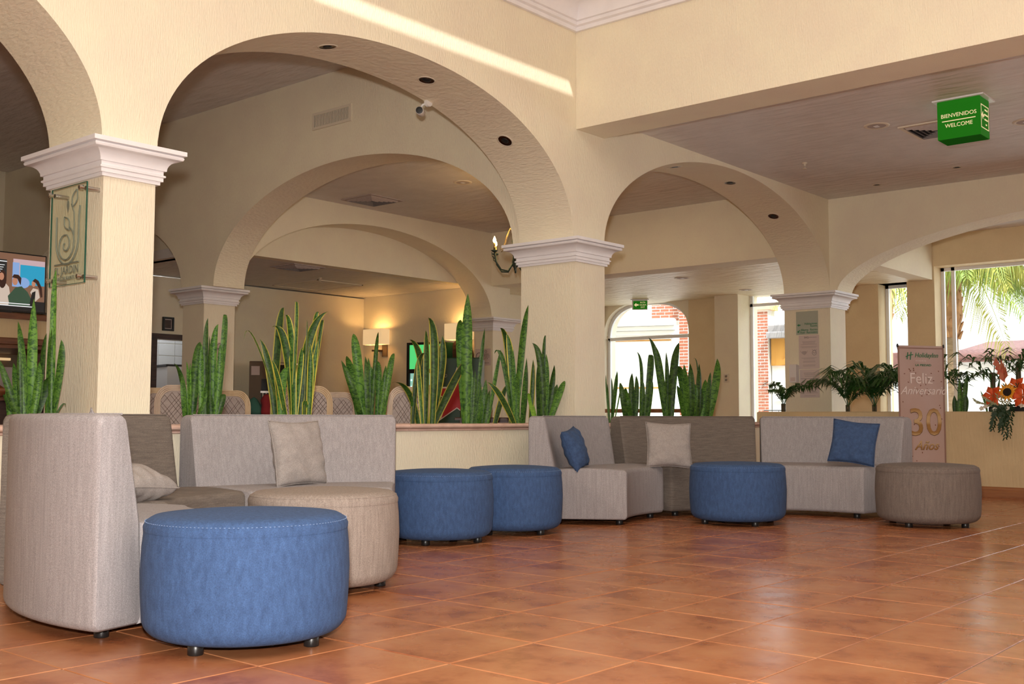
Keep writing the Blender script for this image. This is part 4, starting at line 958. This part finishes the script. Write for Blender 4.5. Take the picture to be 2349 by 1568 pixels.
t = thing('serving_table', 'dark serving table between the green cooler and the corner column', 'table', (-7.35, 8.55, 0), RD(44))
MB().cham(-.55, .55, -.30, .30, .800, .828, .008).build('tabletop', 'wood_dark', t); MB().box(-.50, .50, -.26, .26, .66, .80).build('apron', 'wood_dark', t)
for sx in (-1, 1):
    for sy in (-1, 1): MB().box(sx * .46 - .03, sx * .46 + .03, sy * .22 - .03, sy * .22 + .03, 0, .66).build('leg', 'wood_dark', t)
t = thing('wooden_chair', 'orange brown wooden chair at the end of the serving table', 'chair', (-6.95, 9.35, 0), RD(40))
b = MB()
b.prism([(-.22, .44), (.22, .44), (.22, .80), (.16, .855), (0, .83), (-.16, .855), (-.22, .80)], -.015, .015, Matrix.Rotation(pi / 2, 4, 'X')); b.build('backrest', 'wood_orange', t)
MB().cham(-.22, .22, -.43, -.01, .42, .46, .01).build('seat', 'wood_orange', t)
for sx in (-.19, .19):
    for sy in (-.40, -.03): MB().box(sx - .02, sx + .02, sy - .02, sy + .02, 0, .42).build('leg', 'wood_orange', t)

# beer cooler with the red star, seen from its printed side
t = thing('beer_cooler', 'dark green beer cooler with a large red star and a printed bottle on its side', 'refrigerator', (-11.0, 11.62, 0), RD(36))
MB().cham(-.36, .36, 0, .60, 0, 1.70, .015).build('body', 'cooler_green', t)
MB().cham(-.37, -.325, -.01, .62, .04, 1.70, .01).build('door', 'plastic_black', t)
MB().box(-.40, -.37, .02, .06, .8, 1.3).build('handle', 'steel', t)
star = lambda r, r2, cx, cz: [(cx + (r if k % 2 == 0 else r2) * cos(pi / 2 + k * pi / 5), cz + (r if k % 2 == 0 else r2) * sin(pi / 2 + k * pi / 5)) for k in range(10)]
FR = Matrix.Rotation(pi / 2, 4, 'X')
def starmesh(r, cx, cz, y, th):
    b = MB(); pts = star(r, r * .40, cx, cz); i0 = b.vert((cx, y - th, cz)); ids = [b.vert((x, y, z)) for x, z in pts]
    lo = [b.vert((x, y + .002, z)) for x, z in pts]
    for k in range(10): b.face((i0, ids[k], ids[(k + 1) % 10])); b.face((ids[k], lo[k], lo[(k + 1) % 10], ids[(k + 1) % 10]))
    return b
starmesh(.44, .02, 1.13, -.002, .001).build('star_outline', 'paper_white', t); starmesh(.385, .02, 1.125, -.005, .001).build('red_star', 'red', t)
b = MB(); b.lathe([(.098, 0), (.10, .02), (.10, .30), (.085, .36), (.045, .44), (.036, .50), (.034, .66), (.040, .665), (.040, .69), (.03, .695)], 20, Matrix.Translation((.17, -.002, .66)) @ Matrix.Diagonal((1, .10, 1, 1)))
b.build('bottle_print', 'bottle_green', t, smooth=True)
MB().lathe([(.06, 0), (.06, .003)], 20, Matrix.Translation((.17, -.012, .94)) @ FR).build('label_top', 'label_grey', t); MB().box(.09, .25, -.0145, -.0135, .832, .862).build('label_band', 'label_grey', t)
text('Heineken', .036, (.17, -.015, .847), RYM, 'cooler_green', t, .0005)
starmesh(.022, .17, .94, -.016, .001).build('small_star', 'ink', t)
MB().prism([(.12, .68), (.22, .68), (.22, .76), (.20, .80), (.14, .80), (.12, .76)], .013, .015, FR).build('label_bottom', 'label_grey', t)
for k, s in enumerate(('OPEN', 'YOUR', 'WORLD')): text(s, .075, (-.23, -.004, 1.58 - k * .075), RYM, 'label_grey', t, .001, sx=.75)
t = thing('drink_cooler', 'tall glowing green glass-door drink cooler against the far lamp wall', 'refrigerator', (-12.76, 12.72, 0), RD(12))
MB().box(-.36, .36, .06, .40, 0, 2.06).build('body', 'cooler_green', t)
MB().box(-.33, .33, .035, .06, 1.62, 2.02).build('lit_header', 'cooler_light', t)
MB().box(-.30, .30, .045, .06, .25, 1.55).build('glass_door', 'cooler_glass_lit', t)
b = MB()
for a in ((-.36, -.31, .05, 2.06), (.31, .36, .05, 2.06), (-.31, .31, 2.02, 2.06), (-.31, .31, 1.55, 1.62), (-.31, .31, .05, .25)): b.box(a[0], a[1], .02, .06, a[2], a[3])
b.build('door_frame', 'black', t)
for k in range(9): MB().box(-.285, -.270, .035, .045, .55 + k * .11, .565 + k * .11).build('led', 'led', t)
for k in range(4): MB().box(-.29, .29, .040, .048, .45 + k * .28, .458 + k * .28).build('shelf', 'cooler_light', t)
t = thing('wooden_board', 'dark round-topped wooden board leaning against the lamp wall', 'board', (-12.31, 13.14, 0))
MB().prism([(-.34, 0), (.34, 0), (.34, 1.5)] + [(.34 * cos(a), 1.5 + .62 * sin(a)) for a in [pi * k / 12 for k in range(1, 12)]] + [(-.34, 1.5)], 0, .04, FR).build('panel', 'wood_dark', t)

t = thing('coffee_machine', 'brown cabinet coffee machine with black front and chrome trims behind the striped plants', 'coffee machine', (-14.02, 10.62, 0), RD(48))
MB().cham(-.36, .10, 0, .45, .86, 1.70, .01).build('housing', 'cabinet_brown', t); MB().cham(-.52, .56, -.02, .50, 0, .86, .01).build('stand', 'wood_dark', t)
MB().box(-.17, .10, -.01, 0, .90, 1.42).build('front_panel', 'black', t); MB().cham(.10, .50, 0, .45, .86, 1.68, .01).build('brewer', 'plastic_black', t)
for z in (1.40, 1.64, 1.20): MB().box(-.18 if z == 1.20 else .11, .06 if z == 1.20 else .48, -.02, 0, z, z + .03).build('chrome_trim', 'chrome', t)
MB().box(-.33, -.20, -.004, 0, 1.48, 1.62).build('sticker', 'paper', t)
for x in (-.15, -.10): MB().box(x, x + .015, -.03, -.01, .95, 1.2).build('spout_tube', 'bone', t)
t = thing('cloth_bundle', 'red cloth draped in front of the coffee machine', 'cloth', (-13.90, 10.42, .86))
MB().lathe([(.08, 0), (.10, .05), (.07, .14), (.09, .22), (.045, .30), (.005, .32)], 12).build('cloth', 'red_cloth', t, smooth=True)
t = thing('cloth_bundle', 'teal patterned cloth bag leaning beside the red cloth', 'cloth', (-14.03, 10.28, .86))
MB().lathe([(.13, 0), (.14, .06), (.10, .16), (.05, .24), (.005, .27)], 12).build('cloth', 'teal_cloth', t, smooth=True)
t = thing('white_fridge', 'plain white fridge next to the inner restaurant column', 'refrigerator', (-14.40, 9.75, 0), RD(80))
MB().cham(-.30, .30, 0, .36, 0, 1.60, .01).build('body', 'fridge_white', t); MB().box(-.30, .30, .0, .36, 1.60, 1.625).build('top_cover', 'plastic_black', t); MB().cham(-.30, .30, -.04, -.002, .10, 1.585, .01).build('door', 'fridge_white', t)
t = thing('white_fridge', 'white fridge standing inside the tiled kitchen doorway', 'refrigerator', (-15.25, 9.85, 0), RD(80))
MB().cham(-.30, .30, 0, .5, 0, 1.62, .01).build('body', 'fridge_white', t); MB().box(-.32, .32, .0, .52, 1.62, 1.65).build('top_cover', 'plastic_black', t)
t = thing('picture_frame', 'small square dark framed picture above the kitchen door', 'picture', (-14.79, 9.222, 2.235), RD(90))
def pic(t, hw, hh, art='wood_dark'):
    b = MB()
    for a in ((-hw, hw, hh - .03, hh), (-hw, hw, -hh, -hh + .03), (-hw, -hw + .03, -hh + .03, hh - .03), (hw - .03, hw, -hh + .03, hh - .03)): b.box(a[0], a[1], -.03, 0, a[2], a[3])
    b.build('frame', 'black', t); MB().box(-hw + .025, hw - .025, -.010, -.004, -hh + .025, hh - .025).build('mat_board', 'paper', t); MB().box(-hw * .55, hw * .55, -.012, -.010, -hh * .6, hh * .6).build('print', art, t)
pic(t, .095, .105)
t = thing('picture_frame', 'narrow framed print on the lamp wall beside the glowing cooler', 'picture', (-13.44, 13.20, 1.82)); pic(t, .07, .135, 'paper_white')
t = thing('no_smoking_sign', 'paper no smoking notice with a round symbol on the small distant column', 'sign', (-11.73, 13.03, 1.79))
MB().box(-.165, .165, -.004, 0, -.135, .135).build('sheet', 'paper', t)
b = MB(); b.tube([(-.085 + .065 * cos(a), -.006, .01 + .065 * sin(a)) for a in [2 * pi * k / 20 for k in range(21)]], .006, 5).tube([(-.13, -.006, -.035), (-.04, -.006, .055)], .006, 5).tube([(.06 + .02 * cos(a), -.006, .09 + .02 * sin(a)) for a in [2 * pi * k / 12 for k in range(13)]], .003, 5)
b.build('symbol', 'ink', t)
for k, s in enumerate(('DENUNCIAS', '01 800 033 50 50', '01 7 53 44 41 50', 'EXT. 100')): text(s, .026, (.065, -.005, .045 - k * .024), RYM, 'ink', t, .0005, sx=.8)
text('DE UN ESPACIO 100% LIBRE DE HUMO', .018, (0, -.005, -.095), RYM, 'ink', t, .0005, sx=.85)
t = thing('no_smoking_sign', 'small no smoking symbol on the inner restaurant column', 'sign', (-11.527, 7.92, 1.655), RD(90))
MB().box(-.06, .06, -.003, 0, -.09, .09).build('sheet', 'paper', t)
MB().tube([(.042 * cos(a), -.004, .035 + .042 * sin(a)) for a in [2 * pi * k / 16 for k in range(17)]], .004, 5).tube([(-.03, -.004, .005), (.03, -.004, .065)], .004, 5).build('symbol', 'ink', t)

# wall lamps: box shade above a bracket, warm light up and down
def sconce(x, label):
    t = thing('wall_lamp', label, 'lamp', (x, 13.20, 2.23), 0, 'box shaded wall lamps')
    b = MB(); hw, d, hh, th = .235, .20, .135, .006
    for a in ((-hw, hw, -.26, -.26 + th), (-hw, hw, -.26 + d - th, -.26 + d), (-hw, -hw + th, -.26 + th, -.26 + d - th), (hw - th, hw, -.26 + th, -.26 + d - th)): b.box(a[0], a[1], a[2], a[3], -hh, hh)
    b.build('lamp_shade', 'lampshade', t)
    MB().tube([(0, -.16, -.23), (0, -.16, .02)], .012, 8).build('stem', 'steel', t, smooth=True); MB().box(-.10, .02, -.17, -.0, -.25, -.22).build('arm', 'wood_dark', t)
    MB().box(.0, .13, -.02, 0, -.34, -.12).build('wall_plate', 'cabinet_brown', t)
    o = light('wall_lamp_light', 'POINT', (0, -.16, .06), LAMP, (1, .60, .22), shadow_soft_size=.04); o.parent = t
    MB().lathe([(.001, -.03), (.022, -.015), (.026, .01), (.015, .035), (.001, .045)], 12, Matrix.Translation((0, -.16, .02))).build('bulb', 'bulb', t, smooth=True)
sconce(-14.28, 'glowing box shaded wall lamp nearest to the corner of the far restaurant wall')
sconce(-12.28, 'glowing box shaded wall lamp half hidden behind the tallest snake plant')
# chandelier
t = thing('chandelier', 'dark green candle chandelier with lit bulbs, half hidden behind the corner column', 'chandelier', (-8.42, 9.92, 3.655))
MB().lathe([(.06, .118), (.055, .10), (.01, .085)], 16).build('ceiling_rose', 'verdigris', t, smooth=True); MB().tube([(0, 0, .10), (0, 0, -.95)], .008, 8).build('rod', 'brass', t, smooth=True)
MB().lathe([(.012, -.60), (.03, -.66), (.045, -.72), (.02, -.80), (.03, -.92), (.045, -1.0), (.01, -1.05)], 16).build('hub', 'verdigris', t, smooth=True)
for k in range(6):
    a = 2 * pi * k / 6 + .15; P = lambda r, z: (r * cos(a), r * sin(a), z)
    ar = MB().tube([P(.03, -.98), P(.10, -1.08), P(.19, -1.07), P(.26, -.98), P(.28, -.86)], .011, 8).tube([P(.27, -.95), P(.31, -.92), P(.315, -.87)], .005, 6).build('arm', 'verdigris', t, smooth=True)
    MB().lathe([(.006, -.87), (.03, -.86), (.045, -.845), (.02, -.84)], 12, Matrix.Translation(P(.28, 0))).build('drip_pan', 'verdigris', ar, smooth=True)
    MB().lathe([(.013, -.845), (.013, -.755)], 10, Matrix.Translation(P(.28, 0))).build('candle', 'brass', ar, smooth=True)
    MB().lathe([(.008, -.755), (.020, -.735), (.017, -.71), (.002, -.675)], 12, Matrix.Translation(P(.28, 0))).build('bulb', 'bulb', ar, smooth=True)
    MB().tube([P(.02, -.62), P(.07, -.56), P(.12, -.66), P(.16, -.80), P(.20, -.83)], .004, 6).build('scroll', 'brass', t, smooth=True)
o = light('chandelier_light', 'POINT', (0, 0, -.60), CHAND, (1, .62, .24), shadow_soft_size=.15); o.parent = t

# bar with a canopy, television on top of it
t = thing('bar_canopy', 'tan bar canopy with dark wooden mouldings under the television', 'bar canopy', (-12.0, 3.2, 0))
MB().box(-1.3, -.02, -1.6, 3.1, 1.60, 1.96).build('fascia', 'plaster_ochre', t)
for z0, z1, d in ((1.90, 1.965, .03), (1.575, 1.62, .02), (1.62, 1.69, .045)): MB().cham(-1.3, d, -1.65, 3.15, z0, z1, .01).build('moulding', 'wood', t)
for y in (-1.5, 3.0): MB().box(-.9, -.75, y, y + .15, 0, 1.6).build('post', 'wood', t)
t = thing('bar_counter', 'dark bar counter under the canopy, behind the snake plant beside the sign column', 'counter', (-12.0, 3.2, 0))
MB().box(-.6, -.1, -1.5, 3.0, 0, 1.0).build('front', 'wood_dark', t); MB().cham(-.65, .05, -1.55, 3.1, 1.0, 1.04, .01).build('worktop', 'wood', t)
t = thing('bar_cabinet', 'back bar cabinet with pale doors and a lit strip, seen through the snake plant', 'cabinet', (-13.25, 3.2, 0))
MB().box(-.05, 0, -1.6, 3.1, 0, 1.6).build('back', 'cabinet_brown', t)
for k in range(5): MB().cham(0, .03, -1.5 + k * .9, -.65 + k * .9, 1.12, 1.42, .004).build('door', 'paper', t)
MB().box(0, .3, -1.6, 3.1, 1.06, 1.09).build('shelf', 'wood', t); MB().box(.02, .06, 2.2, 2.9, 1.50, 1.53).build('light_strip', 'lampshade', t)
t = thing('bread_basket', 'orange brown bread basket at the end of the bar, beside the snake plant', 'basket', (-11.9, 5.33, 1.04))
MB().lathe([(.08, 0), (.14, .05), (.15, .08), (.11, .09), (.06, .125), (.005, .13)], 14).build('basket', 'wood_orange', t, smooth=True)

t = thing('television', 'flat television on the bar canopy showing people at a diner table', 'television', (-12.0, 5.30, 2.31), RD(90))
TW, TH = 1.24, .66      # local x runs along world +y
MB().cham(-TW / 2, TW / 2, 0, .06, -TH / 2, TH / 2, .006).build('casing', 'black', t)
MB().box(-.25, .25, .01, .05, -TH / 2 - .03, -TH / 2).build('stand', 'black', t)
sc_ = MB().box(-TW / 2 + .015, TW / 2 - .015, -.003, 0, -TH / 2 + .02, TH / 2 - .015).build('screen', 'tv_wall', t)
def shape(name, m, pts, y): MB().prism(pts, 0, .001, Matrix.Translation((0, y, 0)) @ FR).build(name, m, sc_)
ell = lambda cx, cz, rx, rz, n=16: [(cx + rx * cos(2 * pi * k / n), cz + rz * sin(2 * pi * k / n)) for k in range(n)]
bx = lambda x0, x1, z0, z1: [(x0, z0), (x1, z0), (x1, z1), (x0, z1)]
# the part of the picture in view is x = .08 .. .62
shape('screen_shape', 'tv_rose', bx(.24, .60, -.02, .26), -.004); shape('screen_shape', 'tv_sky', bx(.235, .31, -.05, .22), -.0045); shape('screen_shape', 'tv_teal', bx(.32, .60, -.02, .20), -.005)
shape('screen_shape', 'tv_sky', ell(.36, .0, .07, .06), -.0055); shape('screen_shape', 'tv_board', bx(.0, .17, .02, .24), -.005); shape('screen_shape', 'tv_white', bx(.0, .17, .215, .225), -.0055)
for k in range(5): shape('screen_text', 'tv_white', bx(.02, .145 - .012 * (k % 3), .175 - k * .025, .182 - k * .025), -.006)
shape('screen_shape', 'tv_table', bx(-.1, .26, -.17, -.13), -.006); shape('screen_shape', 'tv_black', bx(-.1, .605, -.31, -.20), -.0055)
shape('screen_shape', 'tv_hair', ell(.125, .02, .045, .10), -.0065); shape('screen_shape', 'tv_skin', ell(.115, .05, .027, .042), -.007); shape('screen_shape', 'tv_cream', [(.04, -.15), (.06, -.05), (.09, -.02), (.16, -.02), (.20, -.06), (.215, -.14), (.2, -.26), (.06, -.26)], -.0062)
shape('screen_shape', 'tv_skin', ell(.265, .01, .03, .045), -.007); shape('screen_shape', 'tv_hair', [(.23, .05), (.25, .085), (.30, .085), (.335, .05), (.33, -.03), (.31, .0), (.29, .04)], -.0075)
shape('screen_shape', 'tv_green', [(.19, -.16), (.24, -.10), (.27, -.06), (.34, -.04), (.41, -.10), (.455, -.18), (.43, -.26), (.21, -.26)], -.0068)
shape('screen_shape', 'tv_hair', [(.46, .03), (.49, .06), (.53, .04), (.57, -.04), (.58, -.14), (.56, -.15), (.54, -.05), (.50, .01)], -.0075); shape('screen_shape', 'tv_skin', ell(.475, .0, .022, .035), -.007); shape('screen_shape', 'tv_cream', [(.44, -.10), (.47, -.05), (.53, -.06), (.55, -.15), (.50, -.2)], -.0065)
shape('screen_shape', 'tv_black', [(.46, -.10), (.50, -.08), (.49, -.26), (.43, -.26)], -.0072)
for k in range(2): shape('screen_text', 'tv_white', bx(.0, .44 + .04 * k, -.243 - k * .025, -.233 - k * .025), -.008)

# ------------------------------------------------------------------ outside
slab('ground', -60, 60, 17.26, 80, -.3, -.12, 'ground_paving')
def bricks(parent, x0, x1, z0, z1, y, axis='x', n0=0):
    bw_, bh, gp = .21, .072, .011
    me = MB().cham(-bw_ / 2 + gp / 2, bw_ / 2 - gp / 2, -.5 * bh + gp / 2, .5 * bh - gp / 2, -.03, 0, .004).mesh('brick', 'brick')
    k = 0; z = z0
    while z < z1 - bh / 2:
        x = x0 + (0 if k % 2 else -bw_ / 2)
        while x < x1 - .05:
            xa, xb = max(x, x0), min(x + bw_, x1)
            if xb - xa > .04:
                o = bpy.data.objects.new('brick', me); COL.objects.link(o); o.parent = parent
                o.matrix_local = Matrix.Translation(((xa + xb) / 2, y - random.uniform(0, .006), z + bh / 2)) @ Matrix.Rotation(pi / 2, 4, 'X') @ Matrix.Diagonal(((xb - xa) / bw_, 1, 1, 1))
            x += bw_
        z += bh; k += 1
# white house with a brick pier, behind the arched window
t = thing('house', 'sunlit white house with stepped cornice and a brick corner pier behind the arched window', 'building', (-15.2, 20.9, -.12), RD(20))
MB().box(-4, 1.75, 0, .3, 0, 3.2).build('wall', 'facade_white', t)
for z, d, h in ((2.86, .10, .10), (2.96, .18, .10), (3.06, .26, .16)): MB().cham(-4, 1.9, -d, .0, z, z + h, .02).build('cornice', 'facade_white', t)
for z in (2.72, 1.62): MB().box(-4, 1.78, -.012, 0, z, z + .03).build('band_line', 'facade_orange', t)
MB().box(-4, 1.76, -.02, 0, .1, .9).build('plinth', 'cornice_grey', t)
for x in (-1.2, -.4, .4): MB().box(x, x + .4, -.05, -.02, .15, .95).build('curtain_panel', 'curtain', t)
pr = MB().box(1.97, 2.18, -.02, .6, 0, 4.6).build('brick_pier', 'mortar', t); bricks(pr, 1.97, 2.18, .2, 4.5, -.02)
up = MB().box(1.25, 1.97, .31, .7, 3.1, 4.6).build('brick_parapet', 'mortar', t); bricks(up, 1.25, 1.97, 3.2, 4.5, .31)
MB().box(2.19, 2.55, .5, .8, 0, 5).build('side_wall', 'facade_white', t)
# orange house with balcony, behind the tall window
t = thing('house', 'orange house with grey cornice and an iron balcony behind the notice column', 'building', (-12.62, 24.0, -.12), RD(8))
MB().box(.32, 2.3, 0, .3, 2.20, 2.85).build('wall', 'facade_orange', t)
MB().cham(.3, 2.4, -.30, .2, 2.85, 3.0, .03).build('cornice', 'cornice_grey', t); MB().cham(.3, 2.2, -.15, .25, 3.0, 3.18, .03).build('cornice', 'cornice_grey', t)
MB().prism([(.95 + .38 * cos(a), 2.21 + .24 * sin(a)) for a in [pi * k / 10 for k in range(11)]] , .01, .05, FR).build('arch_trim', 'facade_orange', t)
MB().box(.3, 2.3, .1, .3, 0, 2.20).build('lower_wall', 'facade_white', t)
for x in (.55, 1.15, 1.75): MB().box(x, x + .5, .04, .1, 0, 1.35).build('sliding_door', 'curtain', t)
MB().box(.4, 2.6, -.02, .1, 1.36, 1.44).build('door_head', 'facade_white', t)
pr = MB().box(-.02, .28, -.1, .4, 0, 3.55).build('brick_pier', 'mortar', t); bricks(pr, -.02, .28, .2, 3.5, -.1)
MB().cham(-.1, .36, -.18, .42, 3.55, 3.72, .03).build('pier_cap', 'facade_peach', t)
t = thing('balcony_rail', 'black wrought iron rail with scrolls in front of the orange house', 'railing', (-10.6, 22.2, -.12), RD(8))
MB().tube([(-.9, 0, 1.11), (1.8, 0, 1.11)], .012, 6).build('top_rail', 'iron', t); MB().tube([(-.9, 0, .3), (1.8, 0, .3)], .010, 6).build('bottom_rail', 'iron', t)
for k in range(9): MB().tube([(-.9 + k * .3375, 0, 0), (-.9 + k * .3375, 0, 1.11)], .007, 6).build('baluster', 'iron', t)
for k in (1, 4, 7):
    for sd in (-1, 1): MB().tube([(-.9 + (k + .5) * .3375 + sd * (.06 + .045 * (1 - a / 7) * cos(a)), 0, .98 + .05 * (1 - a / 9) * sin(a)) for a in [q * .4 for q in range(15)]], .005, 5).build('scroll', 'iron', t)
# house with tiled roof, right of the banner
t = thing('house', 'bright white house with a brown tiled roof edge beyond the palm trunk', 'building', (-8.0, 27.5, -.12), RD(-6))
MB().box(-1.5, 2.35, 0, 3, 0, 2.35).build('wall', 'facade_white', t)
rf = MB().prism([(-.35, 2.30), (3.2, 2.95), (3.2, 3.02), (-.35, 2.40)], -1.7, 2.45, Matrix(((0, 0, 1, 0), (1, 0, 0, 0), (0, 1, 0, 0), (0, 0, 0, 1)))).build('roof', 'roof_tile', t)
rt = MB().tube([(0, -.36, 2.385), (0, 1.0, 2.64)], .06, 8).mesh('roof_tile', 'roof_tile', True)
for k in range(30): o = bpy.data.objects.new('roof_tile', rt); COL.objects.link(o); o.parent = rf; o.location = (-1.6 + k * .138, 0, 0)
for x in (-.9, .9): MB().box(x, x + .45, -.02, 0, .25, 1.55).build('window', 'curtain', t)
t = thing('house', 'peach house side with a chimney block behind the thin parapet palms', 'building', (-5.5, 26.5, -.12), RD(5))
MB().box(0, .45, 0, 2, 0, 2.3).build('pilaster', 'facade_peach', t); MB().box(.8, 5, 1.2, 3, 0, 2.0).build('wall', 'facade_peach', t); MB().box(1.0, 1.9, .9, 1.2, 0, 1.5).build('garden_wall', 'facade_orange', t)
MB().cham(-.1, 5.2, 1.0, 3.1, 2.0, 2.35, .04).build('roof', 'roof_tile', t)
t = thing('house', 'distant house with tiled roof, glimpsed between the two window piers', 'building', (-12.2, 30.0, -.12), 0)
MB().box(-1, 3.2, 0, 3, 0, 2.3).build('wall', 'facade_white', t); MB().cham(-1.2, 3.4, -.3, 3, 2.3, 2.75, .03).build('roof', 'roof_tile', t)

def palm(x, y, h, seed, label, nf=16, L=2.6, lean=0):
    rg = random.Random(seed); t = thing('palm_tree', label, 'tree', (x, y, -.12), 0, 'palm trees outside the windows')
    prof = [(.19, 0), (.17, .5), (.15, h * .45), (.15, h * .62), (.17, h * .66), (.24, h * .72), (.23, h * .82), (.15, h * .94), (.08, h)]
    MB().lathe(prof[:4], 16).build('trunk', 'palm_bark', t, smooth=True)
    b = MB().lathe(prof[3:], 14)
    for k in range(46):
        a = k * 2.4; z = h * (.64 + .26 * k / 46); r = .20
        b.tube([(r * cos(a) * .8, r * sin(a) * .8, z - .10), (r * cos(a) * 1.22, r * sin(a) * 1.22, z + .05)], [.05, .015], 5)
    b.build('husk', 'palm_husk', t)
    for f in range(nf):
        a = 2 * pi * f / nf + rg.uniform(-.25, .25); el = rg.uniform(.25, 1.15); LL = L * rg.uniform(.8, 1.1); b = MB(); pts = []
        for k in range(15):
            s = k / 14; r = LL * (s * cos(el) * 1.0 + .12 * s * s); z = h + LL * (s * sin(el) - 1.05 * s ** 2.1); pts.append(Vector((r * cos(a), r * sin(a), z)))
        b.tube(pts, [.022 - .018 * k / 14 for k in range(15)], 5)
        for k in range(60):
            s = .15 + .85 * k / 60; q = s * 14; i = min(13, int(q)); p = pts[i].lerp(pts[i + 1], q - i); d = (pts[i + 1] - pts[i]).normalized()
            for sd in (-1, 1):
                sv = Vector((-sin(a), cos(a), 0)) * sd; ll = LL * .33 * sin(pi * (.12 + .80 * s)) * rg.uniform(.8, 1.15)
                dv = (sv * .75 + d * .55 + Vector((0, 0, -.25 + rg.uniform(-.25, .2)))).normalized(); e = p + dv * ll + Vector((0, 0, -.75 * ll)); m = p + dv * ll * .5; wv = d * .022
                j = len(b.v); b.v += [tuple(p), tuple(m - wv), tuple(e), tuple(m + wv)]; b.face((j, j + 1, j + 2, j + 3))
        b.build('frond', 'palm_yellow' if f % 3 == 0 else 'palm_leaf', t)
palm(-7.02, 20.9, 3.95, 1, 'palm tree whose bare ringed trunk stands beside the window pier behind the banner', 16, 2.3)
palm(-4.5, 21.6, 4.7, 4, 'big palm with yellow green fronds drooping over the window above the flowers', 20, 3.0)
palm(-9.9, 25.0, 5.2, 6, 'farther palm whose fronds show between the two window piers', 14, 2.6)
